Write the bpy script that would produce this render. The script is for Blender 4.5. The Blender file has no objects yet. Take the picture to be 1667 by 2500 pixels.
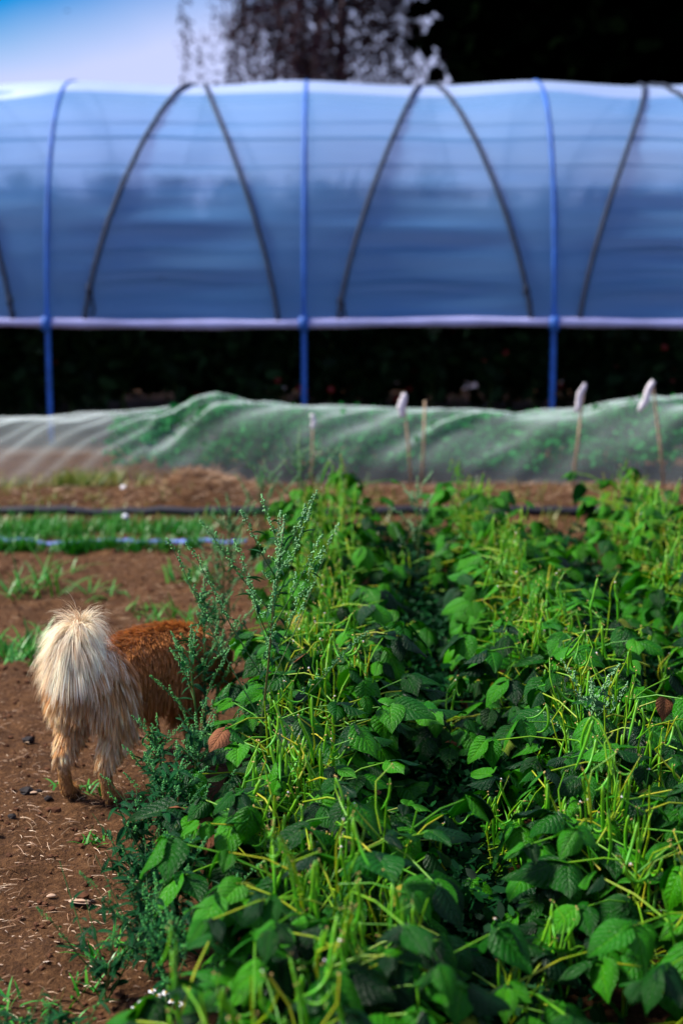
import bpy, math, random
import numpy as np
from mathutils import Vector, Matrix, Euler, noise
from mathutils.kdtree import KDTree

random.seed(11)
rng = np.random.default_rng(11)
PI = math.pi
R = math.radians
S = bpy.context.scene
C = S.collection

# ------------------------------------------------------------------ camera
CAM_H = 1.67
FPX = 3472.0                        # focal length in pixels of the 1667 x 2500 photograph
PITCH = math.atan(671.0 / FPX)
cam_d = bpy.data.cameras.new('camera')
cam = bpy.data.objects.new('camera', cam_d)
C.objects.link(cam)
cam.location = (0, 0, CAM_H)
cam.rotation_euler = (PI / 2 - PITCH, 0, 0)
cam_d.sensor_fit = 'VERTICAL'
cam_d.sensor_height = 36.0
cam_d.sensor_width = 24.0
cam_d.lens = 50.0
cam_d.clip_start = 0.05
cam_d.clip_end = 3000
cam_d.dof.use_dof = True
cam_d.dof.focus_distance = 3.75
cam_d.dof.aperture_fstop = 1.9
S.camera = cam

# ------------------------------------------------------------------ world, sun, exposure
SUN_EL, SUN_AZ = 47.0, -80.0       # azimuth from +Y towards +X; the sun stands high on the left behind thin cloud
w = bpy.data.worlds.new('World')
S.world = w
w.use_nodes = True
nt = w.node_tree
nt.nodes.clear()
N = nt.nodes.new
L = nt.links.new
out = N('ShaderNodeOutputWorld')
bg = N('ShaderNodeBackground')
sky = N('ShaderNodeTexSky')
sky.sky_type = 'NISHITA'
sky.sun_disc = False
sky.sun_elevation = R(SUN_EL)
sky.sun_rotation = R(SUN_AZ)
sky.air_density = 1.3
sky.dust_density = 0.3
sky.ozone_density = 4.0
tc = N('ShaderNodeTexCoord')
sat = N('ShaderNodeHueSaturation')
sat.inputs['Saturation'].default_value = 3.0
sat.inputs['Hue'].default_value = 0.53
L(sky.outputs['Color'], sat.inputs['Color'])
dotn = N('ShaderNodeVectorMath')
dotn.operation = 'DOT_PRODUCT'
dotn.inputs[1].default_value = (-0.17, 0.0, 1.0)
nz = N('ShaderNodeTexNoise')
nz.inputs['Scale'].default_value = 3.5
nz.inputs['Detail'].default_value = 4.0
nz.inputs['Roughness'].default_value = 0.5
ma = N('ShaderNodeMath')
ma.operation = 'MULTIPLY_ADD'
ma.inputs[1].default_value = 0.06
rp = N('ShaderNodeValToRGB')
rp.color_ramp.elements[0].position = 0.172
rp.color_ramp.elements[0].color = (1, 1, 1, 1)
rp.color_ramp.elements[1].position = 0.224
rp.color_ramp.elements[1].color = (0.0, 0.0, 0.0, 1)
mx = N('ShaderNodeMix')
mx.data_type = 'RGBA'
mx.inputs['B'].default_value = (5.1, 5.7, 8.8, 1)
L(tc.outputs['Generated'], dotn.inputs[0])
L(tc.outputs['Generated'], nz.inputs['Vector'])
L(nz.outputs['Fac'], ma.inputs[0])
L(dotn.outputs['Value'], ma.inputs[2])
L(ma.outputs[0], rp.inputs['Fac'])
nz2 = N('ShaderNodeTexNoise')
nz2.inputs['Scale'].default_value = 2.2
nz2.inputs['Detail'].default_value = 5.0
L(tc.outputs['Generated'], nz2.inputs['Vector'])
rp2 = N('ShaderNodeMapRange')
rp2.interpolation_type = 'SMOOTHSTEP'
rp2.inputs['From Min'].default_value = 0.36
rp2.inputs['From Max'].default_value = 0.52
rp2.inputs['To Max'].default_value = 0.85
L(nz2.outputs['Fac'], rp2.inputs['Value'])
sep = N('ShaderNodeSeparateXYZ')
L(tc.outputs['Generated'], sep.inputs[0])
rp3 = N('ShaderNodeMapRange')
rp3.interpolation_type = 'SMOOTHSTEP'
rp3.inputs['From Min'].default_value = 0.20
rp3.inputs['From Max'].default_value = 0.40
L(sep.outputs['Z'], rp3.inputs['Value'])
mm = N('ShaderNodeMath')
mm.operation = 'MULTIPLY'
L(rp2.outputs[0], mm.inputs[0])
L(rp3.outputs[0], mm.inputs[1])
mm2 = N('ShaderNodeMath')
mm2.operation = 'MAXIMUM'
L(mm.outputs[0], mm2.inputs[0])
L(rp.outputs['Color'], mm2.inputs[1])
L(mm2.outputs[0], mx.inputs['Factor'])
L(sat.outputs['Color'], mx.inputs['A'])
L(mx.outputs['Result'], bg.inputs['Color'])
bg.inputs['Strength'].default_value = 0.07
L(bg.outputs['Background'], out.inputs['Surface'])

sun_d = bpy.data.lights.new('sun', 'SUN')
sun_d.energy = 5.0
sun_d.angle = R(14)
sun_d.color = (1.0, 0.95, 0.86)
sun = bpy.data.objects.new('sun', sun_d)
C.objects.link(sun)
sd = Vector((math.sin(R(SUN_AZ)) * math.cos(R(SUN_EL)), math.cos(R(SUN_AZ)) * math.cos(R(SUN_EL)), math.sin(R(SUN_EL))))
sun.rotation_euler = sd.to_track_quat('Z', 'Y').to_euler()
sun.location = sd * 60

S.view_settings.view_transform = 'Standard'
S.view_settings.look = 'None'
S.view_settings.gamma = 1.0
S.view_settings.exposure = 0.78
S.render.engine = 'CYCLES'
S.cycles.use_denoising = True
S.cycles.max_bounces = 6
S.cycles.transparent_max_bounces = 14
S.cycles.caustics_reflective = False
S.cycles.caustics_refractive = False
S.cycles.sample_clamp_indirect = 6.0

# ------------------------------------------------------------------ helpers
CT, ST = math.cos(PITCH), math.sin(PITCH)


def ray(x, y):
    u = (x - 833.5) / FPX
    v = (1250.0 - y) / FPX
    return Vector((u, CT + v * ST, -ST + v * CT))


def at_y(x, y, Y):                  # the point of the photograph's pixel at distance Y
    d = ray(x, y)
    t = Y / d.y
    return Vector((d.x * t, Y, CAM_H + d.z * t))


def at_z(x, y, z=0.0):              # the same on the plane at height z
    d = ray(x, y)
    t = (z - CAM_H) / d.z
    return Vector((d.x * t, d.y * t, z))


def tag(o, label=None, cat=None, group=None, kind=None):
    if label: o['label'] = label
    if cat: o['category'] = cat
    if group: o['group'] = group
    if kind: o['kind'] = kind
    return o


def empty(name, loc, label=None, cat=None, group=None, rz=0.0):
    o = bpy.data.objects.new(name, None)
    o.empty_display_size = 0.1
    C.objects.link(o)
    o.location = loc
    o.rotation_euler = (0, 0, rz)
    return tag(o, label, cat, group)


def link(name, me, parent=None, mat=None):
    o = bpy.data.objects.new(name, me)
    C.objects.link(o)
    if parent is not None:
        o.parent = parent
    return o


def np_mesh(name, V, F, mat=None, smooth=True, mats=None, mi=None):
    """V (n,3), F (m,k) arrays, k fixed."""
    me = bpy.data.meshes.new(name)
    V = np.asarray(V, dtype=np.float32)
    F = np.asarray(F, dtype=np.int32)
    m, k = F.shape
    me.vertices.add(len(V))
    me.vertices.foreach_set('co', V.ravel())
    me.loops.add(m * k)
    me.loops.foreach_set('vertex_index', F.ravel())
    me.polygons.add(m)
    me.polygons.foreach_set('loop_start', np.arange(0, m * k, k, dtype=np.int32))
    me.polygons.foreach_set('loop_total', np.full(m, k, dtype=np.int32))
    if smooth:
        me.polygons.foreach_set('use_smooth', np.ones(m, dtype=bool))
    if mat: me.materials.append(mat)
    if mats:
        for a in mats: me.materials.append(a)
    if mi is not None:
        me.polygons.foreach_set('material_index', np.asarray(mi, dtype=np.int32))
    me.update(calc_edges=True)
    return me


class MB:
    """collects verts and faces for one mesh"""
    def __init__(s):
        s.v, s.f, s.m = [], [], []
        s.mi = 0

    def tube(s, pts, rad, n=5, cap=True):
        pts = [Vector(p) for p in pts]
        k = len(pts)
        if not hasattr(rad, '__len__'): rad = [rad] * k
        t = (pts[1] - pts[0]).normalized()
        a = Vector((0, 0, 1)) if abs(t.z) < 0.9 else Vector((1, 0, 0))
        x = t.cross(a).normalized()
        b0 = len(s.v)
        for i, p in enumerate(pts):
            if i == 0: t = pts[1] - pts[0]
            elif i == k - 1: t = pts[-1] - pts[-2]
            else: t = pts[i + 1] - pts[i - 1]
            t = t.normalized()
            x = (x - t * x.dot(t))
            x = x.normalized() if x.length > 1e-6 else t.orthogonal().normalized()
            y = t.cross(x)
            for j in range(n):
                an = 2 * PI * j / n
                s.v.append(p + (x * math.cos(an) + y * math.sin(an)) * rad[i])
        for i in range(k - 1):
            for j in range(n):
                q = b0 + i * n
                s.f.append((q + j, q + (j + 1) % n, q + n + (j + 1) % n, q + n + j)); s.m.append(s.mi)
        if cap:
            s.f.append(tuple(b0 + j for j in reversed(range(n)))); s.m.append(s.mi)
            s.f.append(tuple(b0 + (k - 1) * n + j for j in range(n))); s.m.append(s.mi)

    def blob(s, c, r, sx=1, sy=1, sz=1, n=6, m=4, jit=0.0, rot=None):
        c = Vector(c)
        b0 = len(s.v)
        P = []
        P.append(Vector((0, 0, -1)))
        for i in range(1, m):
            ph = -PI / 2 + PI * i / m
            for j in range(n):
                an = 2 * PI * (j + 0.5 * (i % 2)) / n
                P.append(Vector((math.cos(ph) * math.cos(an), math.cos(ph) * math.sin(an), math.sin(ph))))
        P.append(Vector((0, 0, 1)))
        for p in P:
            k = 1 + (random.random() - 0.5) * 2 * jit
            q = Vector((p.x * sx, p.y * sy, p.z * sz)) * (r * k)
            if rot is not None: q = rot @ q
            s.v.append(c + q)
        for j in range(n):
            s.f.append((b0, b0 + 1 + (j + 1) % n, b0 + 1 + j)); s.m.append(s.mi)
        for i in range(m - 2):
            for j in range(n):
                q = b0 + 1 + i * n
                s.f.append((q + j, q + (j + 1) % n, q + n + (j + 1) % n, q + n + j)); s.m.append(s.mi)
        e = len(s.v) - 1
        q = b0 + 1 + (m - 2) * n
        for j in range(n):
            s.f.append((e, q + j, q + (j + 1) % n)); s.m.append(s.mi)

    def octa(s, c, r):
        b = len(s.v)
        x, y, z = c
        s.v += [(x + r, y, z), (x - r, y, z), (x, y + r, z), (x, y - r, z), (x, y, z + r), (x, y, z - r)]
        for a, d, e in ((0, 2, 4), (2, 1, 4), (1, 3, 4), (3, 0, 4), (2, 0, 5), (1, 2, 5), (3, 1, 5), (0, 3, 5)):
            s.f.append((b + a, b + d, b + e)); s.m.append(s.mi)

    def leaf(s, M, L_, W_, droop=0.3, fold=0.25, n=5):
        """narrow leaf: base at origin of M, grows along +Y, normal +Z"""
        b = len(s.v)
        for i in range(n + 1):
            t = i / n
            wdt = W_ * math.sin(PI * min(1, t * 0.93 + 0.05)) ** 0.8 * 0.5
            y = L_ * t
            z = -droop * L_ * t * t
            s.v += [M @ Vector((-wdt, y, z + fold * wdt)), M @ Vector((0, y, z)), M @ Vector((wdt, y, z + fold * wdt))]
        for i in range(n):
            q = b + 3 * i
            s.f.append((q, q + 1, q + 4, q + 3)); s.m.append(s.mi)
            s.f.append((q + 1, q + 2, q + 5, q + 4)); s.m.append(s.mi)

    def mesh(s, name, *mats, smooth=True):
        me = bpy.data.meshes.new(name)
        me.from_pydata([tuple(v) for v in s.v], [], s.f)
        for a in mats: me.materials.append(a)
        if smooth: me.polygons.foreach_set('use_smooth', [True] * len(me.polygons))
        if len(mats) > 1: me.polygons.foreach_set('material_index', s.m)
        me.update()
        return me

    def build(s, name, parent, *mats, smooth=True):
        return link(name, s.mesh(name, *mats, smooth=smooth), parent)


class Mat:
    def __init__(s, name, rough=0.6, spec=0.5):
        s.m = bpy.data.materials.new(name)
        s.m.use_nodes = True
        s.t = s.m.node_tree
        s.p = s.t.nodes['Principled BSDF']
        s.o = s.t.nodes['Material Output']
        s.p.inputs['Roughness'].default_value = rough
        s.p.inputs['Specular IOR Level'].default_value = spec

    def n(s, kind, **kw):
        x = s.t.nodes.new(kind)
        for k, v in kw.items():
            if k in x.inputs: x.inputs[k].default_value = v
            else: setattr(x, k, v)
        return x

    def l(s, a, b): s.t.links.new(a, b)

    def ramp(s, fac, stops):
        r = s.n('ShaderNodeValToRGB')
        e = r.color_ramp.elements
        while len(e) < len(stops): e.new(0.5)
        for k, (p, c) in enumerate(stops):
            e[k].position = p
            e[k].color = (*c, 1)
        s.l(fac, r.inputs['Fac'])
        return r.outputs['Color']

    def noise(s, scale, detail=3, rough=0.5, coord='Object', vec=None, stretch=None):
        if vec is None:
            vec = s.n('ShaderNodeTexCoord').outputs[coord]
        if stretch:
            mp_ = s.n('ShaderNodeMapping')
            mp_.inputs['Scale'].default_value = stretch
            s.l(vec, mp_.inputs['Vector'])
            vec = mp_.outputs['Vector']
        x = s.n('ShaderNodeTexNoise')
        x.inputs['Scale'].default_value = scale
        x.inputs['Detail'].default_value = detail
        x.inputs['Roughness'].default_value = rough
        s.l(vec, x.inputs['Vector'])
        return x.outputs['Fac']

    def math(s, op, a, b=None, c=None):
        x = s.n('ShaderNodeMath', operation=op)
        for i, v in enumerate((a, b, c)):
            if v is None: continue
            if isinstance(v, (int, float)): x.inputs[i].default_value = v
            else: s.l(v, x.inputs[i])
        return x.outputs[0]

    def mix(s, fac, a, b, mode='MIX'):
        x = s.n('ShaderNodeMix', data_type='RGBA', blend_type=mode)
        for k, v in (('Factor', fac), ('A', a), ('B', b)):
            if isinstance(v, (int, float)): x.inputs[k].default_value = v
            elif isinstance(v, tuple): x.inputs[k].default_value = (*v, 1)
            else: s.l(v, x.inputs[k])
        return x.outputs['Result']

    def bump(s, h, strength=0.5, dist=0.01):
        b = s.n('ShaderNodeBump')
        b.inputs['Strength'].default_value = strength
        b.inputs['Distance'].default_value = dist
        s.l(h, b.inputs['Height'])
        s.l(b.outputs['Normal'], s.p.inputs['Normal'])
        return b

    def color(s, c):
        if isinstance(c, tuple): s.p.inputs['Base Color'].default_value = (*c, 1)
        else: s.l(c, s.p.inputs['Base Color'])
        return s

    def translucent(s, fac, color):
        tr = s.n('ShaderNodeBsdfTranslucent')
        if isinstance(color, tuple): tr.inputs['Color'].default_value = (*color, 1)
        else: s.l(color, tr.inputs['Color'])
        ms = s.n('ShaderNodeMixShader')
        ms.inputs['Fac'].default_value = fac
        s.l(s.p.outputs[0], ms.inputs[1])
        s.l(tr.outputs[0], ms.inputs[2])
        s.l(ms.outputs[0], s.o.inputs['Surface'])
        return s


def plain(name, c, rough=0.6, spec=0.4, var=0.3, scale=30.0):
    m = Mat(name, rough, spec)
    d = tuple(x * (1 - var) for x in c)
    u = tuple(min(1, x * (1 + var)) for x in c)
    m.color(m.ramp(m.noise(scale, 3), [(0.3, d), (0.7, u)]))
    return m.m


# ------------------------------------------------------------------ materials
def uv_off(m, uv, rnd_):
    sc_ = m.n('ShaderNodeVectorMath', operation='ADD')
    cb = m.n('ShaderNodeCombineXYZ')
    m.l(m.math('MULTIPLY', rnd_, 37.0), cb.inputs[0]); m.l(m.math('MULTIPLY', rnd_, 91.0), cb.inputs[1])
    m.l(uv, sc_.inputs[0]); m.l(cb.outputs[0], sc_.inputs[1])
    return sc_.outputs[0]


def leaf_material(name, dark, light, vein, rough=0.38, tr=0.22):
    m = Mat(name, rough, 0.16)
    uv = m.n('ShaderNodeUVMap').outputs['UV']
    sp = m.n('ShaderNodeSeparateXYZ')
    m.l(uv, sp.inputs[0])
    a = m.math('ABSOLUTE', m.math('SUBTRACT', m.math('MULTIPLY', sp.outputs['X'], 2.0), 1.0))
    nzv = m.noise(9.0, 2, vec=uv)
    ph = m.math('ADD', m.math('SUBTRACT', m.math('MULTIPLY', sp.outputs['Y'], 7.0), m.math('MULTIPLY', a, 2.6)), m.math('MULTIPLY', nzv, 0.7))
    si = m.math('ABSOLUTE', m.math('SINE', m.math('MULTIPLY', ph, PI)))     # 0 on the side veins
    mid = m.math('MINIMUM', m.math('MULTIPLY', a, 9.0), 1.0)
    lam = m.math('MULTIPLY', m.math('POWER', si, 0.6), mid)
    vor = m.n('ShaderNodeTexVoronoi', feature='F1')
    vor.inputs['Scale'].default_value = 26.0
    m.l(uv, vor.inputs['Vector'])
    h = m.math('SUBTRACT', lam, m.math('MULTIPLY', vor.outputs['Distance'], 0.75))
    oi = m.n('ShaderNodeObjectInfo').outputs['Random']
    base = m.mix(oi, dark, light)
    base = m.mix(m.math('MULTIPLY', m.noise(5.0, 3), 0.5), base, dark)
    vf = m.math('MULTIPLY', m.math('SUBTRACT', 1.0, m.math('MINIMUM', m.math('MULTIPLY', lam, 3.0), 1.0)), 0.55)
    col = m.mix(vf, base, vein)
    spot = m.math('GREATER_THAN', m.noise(3.2, 4, 0.7, vec=uv_off(m, uv, oi)), 0.66)
    col = m.mix(m.math('MULTIPLY', spot, 0.35), col, (0.16, 0.17, 0.01))
    m.color(col)
    m.bump(h, 0.5, 0.006)
    m.translucent(tr, col)
    return m.m


M_leaf = [
    leaf_material('bean_leaf', (0.001, 0.028, 0.001), (0.007, 0.105, 0.002), (0.02, 0.14, 0.003)),
    leaf_material('bean_leaf_bright', (0.008, 0.12, 0.001), (0.045, 0.26, 0.002), (0.09, 0.31, 0.004)),
    leaf_material('bean_leaf_blue', (0.0006, 0.016, 0.002), (0.0015, 0.042, 0.005), (0.006, 0.065, 0.008), rough=0.36),
]
M_leaf_yellow = leaf_material('bean_leaf_yellow', (0.06, 0.15, 0.008), (0.42, 0.32, 0.03), (0.25, 0.25, 0.03), rough=0.55)
M_leaf_brown = leaf_material('bean_leaf_brown', (0.16, 0.05, 0.02), (0.26, 0.10, 0.04), (0.3, 0.14, 0.05), rough=0.7, tr=0.1)


def stem_material(name, a, b, c):
    m = Mat(name, 0.42, 0.45)
    oi = m.n('ShaderNodeObjectInfo').outputs['Random']
    ge = m.n('ShaderNodeNewGeometry').outputs['Random Per Island']
    f = m.math('ADD', m.math('MULTIPLY', m.noise(14, 2), 0.6), m.math('MULTIPLY', ge, 0.5))
    m.color(m.ramp(f, [(0.25, a), (0.55, b), (0.85, c)]))
    m.translucent(0.15, m.p.inputs['Base Color'].links[0].from_socket)
    return m.m


M_stem = stem_material('bean_stem', (0.03, 0.24, 0.002), (0.15, 0.38, 0.003), (0.50, 0.43, 0.012))
M_pod = stem_material('bean_pod', (0.015, 0.25, 0.005), (0.07, 0.40, 0.008), (0.32, 0.44, 0.015))
M_node = plain('bean_node', (0.55, 0.36, 0.12), 0.7, 0.2, 0.4, 60)
M_flower = plain('bean_flower', (0.8, 0.72, 0.70), 0.6, 0.2, 0.1)
M_weed_leaf = leaf_material('weed_leaf', (0.003, 0.050, 0.012), (0.005, 0.10, 0.020), (0.012, 0.13, 0.03), rough=0.4)
M_weed_seed = stem_material('weed_seed', (0.010, 0.18, 0.022), (0.03, 0.30, 0.045), (0.11, 0.43, 0.05))
M_weed_stem = stem_material('weed_stem', (0.03, 0.12, 0.02), (0.07, 0.16, 0.03), (0.20, 0.10, 0.05))
M_grass = stem_material('grass_blade', (0.006, 0.13, 0.004), (0.015, 0.22, 0.006), (0.06, 0.28, 0.008))
M_grass_yellow = stem_material('grass_blade_dry', (0.05, 0.16, 0.012), (0.16, 0.22, 0.02), (0.36, 0.28, 0.06))
M_straw = stem_material('straw_bit', (0.14, 0.06, 0.025), (0.34, 0.18, 0.08), (0.62, 0.44, 0.27))


def soil_material():
    m = Mat('soil', 0.9, 0.15)
    co = m.n('ShaderNodeTexCoord').outputs['Object']
    big = m.noise(1.1, 4, 0.6, vec=co)
    mid = m.noise(9.0, 5, 0.65, vec=co)
    fin = m.noise(60.0, 5, 0.7, vec=co)
    c1 = m.ramp(mid, [(0.3, (0.014, 0.006, 0.002)), (0.5, (0.085, 0.036, 0.012)), (0.72, (0.21, 0.10, 0.038))])
    c2 = m.ramp(fin, [(0.35, (0.016, 0.007, 0.003)), (0.52, (0.10, 0.044, 0.015)), (0.72, (0.33, 0.17, 0.075))])
    c = m.mix(0.5, c1, c2)
    c = m.mix(m.math('MULTIPLY', big, 0.4), c, (0.12, 0.052, 0.020))
    m.color(c)
    h = m.math('ADD', m.math('MULTIPLY', mid, 0.6), m.math('MULTIPLY', fin, 0.5))
    m.bump(h, 1.0, 0.05)
    return m.m


M_soil = soil_material()
M_clod = plain('soil_clod', (0.085, 0.036, 0.018), 0.95, 0.1, 0.6, 40)
M_dark = plain('dark_clod', (0.012, 0.008, 0.008), 0.8, 0.3, 0.4, 40)
M_chip = plain('pale_chip', (0.42, 0.28, 0.19), 0.7, 0.2, 0.2, 50)


def film_material():
    m = Mat('tunnel_film', 0.6, 0.0)
    co = m.n('ShaderNodeTexCoord').outputs['Object']
    n1 = m.noise(1.0, 4, 0.55, vec=co, stretch=(0.5, 1.5, 5.0))
    n2 = m.noise(1.0, 3, 0.5, vec=co, stretch=(5.0, 0.4, 0.6))
    m.color(m.ramp(n1, [(0.3, (0.16, 0.46, 0.94)), (0.7, (0.25, 0.55, 0.98))]))
    bm_ = m.bump(m.math('ADD', n1, m.math('MULTIPLY', n2, 0.3)), 0.35, 0.03)
    tr = m.n('ShaderNodeBsdfTranslucent')
    tr.inputs['Color'].default_value = (0.60, 0.70, 1.0, 1)
    tp = m.n('ShaderNodeBsdfTransparent')
    tp.inputs['Color'].default_value = (0.80, 0.88, 1.0, 1)
    rf = m.n('ShaderNodeBsdfRefraction')
    rf.inputs['Color'].default_value = (0.95, 0.97, 1.0, 1)
    rf.inputs['Roughness'].default_value = 0.5
    rf.inputs['IOR'].default_value = 1.13
    see = m.n('ShaderNodeMixShader')
    see.inputs['Fac'].default_value = 0.78
    m.l(tp.outputs[0], see.inputs[1]); m.l(rf.outputs[0], see.inputs[2])
    a = m.n('ShaderNodeMixShader')
    a.inputs['Fac'].default_value = 0.5
    b = m.n('ShaderNodeMixShader')
    m.l(m.p.outputs[0], a.inputs[1]); m.l(tr.outputs[0], a.inputs[2])
    m.l(m.math('ADD', m.math('MULTIPLY', n1, 0.16), 0.28), b.inputs['Fac'])
    m.l(a.outputs[0], b.inputs[1]); m.l(see.outputs[0], b.inputs[2])
    gl = m.n('ShaderNodeBsdfGlossy')
    gl.inputs['Roughness'].default_value = 0.6
    gl.inputs['Color'].default_value = (0.75, 0.8, 1.0, 1)
    m.l(bm_.outputs['Normal'], gl.inputs['Normal'])
    fr = m.n('ShaderNodeFresnel')
    fr.inputs['IOR'].default_value = 1.06
    c = m.n('ShaderNodeMixShader')
    m.l(m.math('MULTIPLY', fr.outputs[0], 0.5), c.inputs['Fac'])
    m.l(b.outputs[0], c.inputs[1]); m.l(gl.outputs[0], c.inputs[2])
    m.l(c.outputs[0], m.o.inputs['Surface'])
    return m.m


def net_material():
    """open weave: the shallower it is crossed, the more thread lies in the way"""
    m = Mat('insect_net', 0.8, 0.1)
    m.color((0.66, 0.76, 0.76))
    co = m.n('ShaderNodeTexCoord').outputs['Object']
    n1 = m.noise(1.6, 4, 0.55, vec=co, stretch=(1.0, 1.0, 2.5))
    ge = m.n('ShaderNodeNewGeometry')
    dt = m.n('ShaderNodeVectorMath', operation='DOT_PRODUCT')
    m.l(ge.outputs['Normal'], dt.inputs[0]); m.l(ge.outputs['Incoming'], dt.inputs[1])
    cosv = m.math('MAXIMUM', m.math('ABSOLUTE', dt.outputs['Value']), 0.06)
    opn = m.math('ADD', 0.82, m.math('MULTIPLY', n1, 0.16))
    thru = m.math('POWER', opn, m.math('DIVIDE', 1.0, cosv))
    tr = m.n('ShaderNodeBsdfTranslucent')
    tr.inputs['Color'].default_value = (0.66, 0.78, 0.76, 1)
    tp = m.n('ShaderNodeBsdfTransparent')
    a = m.n('ShaderNodeMixShader')
    a.inputs['Fac'].default_value = 0.4
    b = m.n('ShaderNodeMixShader')
    m.l(m.p.outputs[0], a.inputs[1]); m.l(tr.outputs[0], a.inputs[2])
    m.l(thru, b.inputs['Fac'])
    m.l(a.outputs[0], b.inputs[1]); m.l(tp.outputs[0], b.inputs[2])
    m.l(b.outputs[0], m.o.inputs['Surface'])
    return m.m


M_film = film_material()
M_net = net_material()
M_pipe = plain('blue_steel_pipe', (0.022, 0.11, 0.42), 0.6, 0.3, 0.2, 8)
M_rope = plain('dark_rope', (0.020, 0.028, 0.05), 0.7, 0.2, 0.4, 40)
M_hem = plain('film_hem', (0.40, 0.40, 0.66), 0.4, 0.5, 0.15, 5)
M_wire = plain('grey_wire', (0.03, 0.05, 0.10), 0.6, 0.3, 0.2, 10)


def foliage_mat(name, a, b, c, rough=0.6, tr=0.2, spec=0.08):
    m = Mat(name, rough, spec)
    ge = m.n('ShaderNodeNewGeometry').outputs['Random Per Island']
    col = m.ramp(ge, [(0.0, a), (0.6, b), (1.0, c)])
    m.color(col)
    m.translucent(tr, col)
    return m.m


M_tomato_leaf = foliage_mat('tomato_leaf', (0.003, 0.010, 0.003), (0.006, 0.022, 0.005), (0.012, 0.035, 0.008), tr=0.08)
M_tomato = plain('tomato_fruit', (0.25, 0.012, 0.008), 0.3, 0.5, 0.3)
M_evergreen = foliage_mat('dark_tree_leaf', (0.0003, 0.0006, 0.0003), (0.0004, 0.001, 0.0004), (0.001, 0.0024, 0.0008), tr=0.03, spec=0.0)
M_birch_leaf = foliage_mat('birch_leaf', (0.020, 0.010, 0.020), (0.050, 0.020, 0.026), (0.026, 0.028, 0.042), tr=0.15)
M_bark = plain('bark', (0.03, 0.02, 0.018), 0.9, 0.1, 0.5, 12)
M_crop = foliage_mat('covered_crop_leaf', (0.008, 0.16, 0.03), (0.012, 0.20, 0.035), (0.018, 0.23, 0.04), tr=0.25)
M_furrow = foliage_mat('furrow_weed_leaf', (0.001, 0.016, 0.005), (0.002, 0.035, 0.008), (0.006, 0.07, 0.012), tr=0.15)
M_cane = plain('bamboo_cane', (0.36, 0.25, 0.15), 0.6, 0.3, 0.3, 20)
M_rag = plain('white_rag', (0.78, 0.72, 0.74), 0.8, 0.2, 0.1, 20)
M_hose = plain('black_hose', (0.010, 0.010, 0.016), 0.5, 0.4, 0.3, 10)
M_tape = plain('pale_blue_tape', (0.16, 0.24, 0.58), 0.35, 0.5, 0.35, 6)
M_petal = plain('white_petal', (0.82, 0.82, 0.86), 0.6, 0.2, 0.05)
M_gold = plain('yellow_centre', (0.6, 0.36, 0.02), 0.7, 0.2, 0.2)


# ------------------------------------------------------------------ ground
ROWS = (-0.06, 0.68, 1.42, 2.16)


def ground_z(x, y):
    z = 0.018 * noise.noise(Vector((x * 1.7, y * 1.7, 3.1))) + 0.019 * noise.noise(Vector((x * 6, y * 6, 1.0)))
    z += 0.010 * noise.noise(Vector((x * 15, y * 15, 7.7))) + 0.006 * noise.noise(Vector((x * 33, y * 33, 2.7)))
    if 8.6 < y < 9.7:               # loose ridge of soil and mulch before the netting
        k = math.sin(PI * (y - 8.6) / 1.1)
        z += 0.05 * k * (0.7 + noise.noise(Vector((x * 1.3, y, 0.0))))
        z += 0.13 * k * math.exp(-((x + 0.98) / 0.30) ** 2)
    return z


def axis(segs):
    a = []
    for lo, hi, st in segs:
        n = max(1, int(round((hi - lo) / st)))
        a += [lo + (hi - lo) * i / n for i in range(n)]
    a.append(segs[-1][1])
    return a


gx = axis([(-1200, -100, 200), (-100, -12, 11), (-12, -3.2, 0.6), (-3.2, -2.0, 0.06), (-2.0, 0.0, 0.022), (0.0, 3.0, 0.06), (3.0, 12, 0.6), (12, 100, 11), (100, 1200, 200)])
gy = axis([(-200, -10, 40), (-10, 0, 1.0), (0, 2.2, 0.1), (2.2, 6.5, 0.022), (6.5, 10.0, 0.045), (10.0, 20, 0.5), (20, 100, 8), (100, 2500, 240)])
V = [(x, y, ground_z(x, y) if (-3.3 < x < 3.2 and 1 < y < 11) else -0.005) for y in gy for x in gx]
nx = len(gx)
F = [(j * nx + i, j * nx + i + 1, (j + 1) * nx + i + 1, (j + 1) * nx + i) for j in range(len(gy) - 1) for i in range(nx - 1)]
ground = link('ground', np_mesh('ground', V, F, M_soil))
tag(ground, 'brown crumbly soil of the vegetable plot', kind='structure')

# loose straw and crumbs of earth on the path
mb = MB()
for k in range(4200):
    y = 2.3 + 7.0 * random.random() ** 1.5
    x = random.uniform(-2.6, -0.35)
    if random.random() < 0.35: x = random.gauss(-0.85, 0.18)
    z = ground_z(x, y) + 0.006
    an = random.gauss(0.15, 1.3)
    ln = random.uniform(0.008, 0.05) * (1.6 if random.random() < 0.1 else 1)
    r = random.uniform(0.0004, 0.0013)
    d = Vector((math.cos(an), math.sin(an), random.uniform(-.1, .15))) * ln
    p = Vector((x, y, z))
    mb.tube([p, p + d * 0.5 + Vector((random.uniform(-.06, .06) * ln, random.uniform(-.06, .06) * ln, 0.002)), p + d], [r, r, r * .6], 3, False)
for k in range(5200):
    y = 2.3 + 5.5 * random.random() ** 1.4
    x = random.uniform(-2.3, -0.4)
    an = random.gauss(0.0, 0.8)
    p = Vector((x, y, ground_z(x, y) + 0.004))
    d = Vector((math.cos(an), math.sin(an), random.uniform(-.1, .2))) * random.uniform(0.004, 0.016)
    mb.tube([p, p + d], [random.uniform(0.0006, 0.0018), 0.0005], 3, False)
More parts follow.
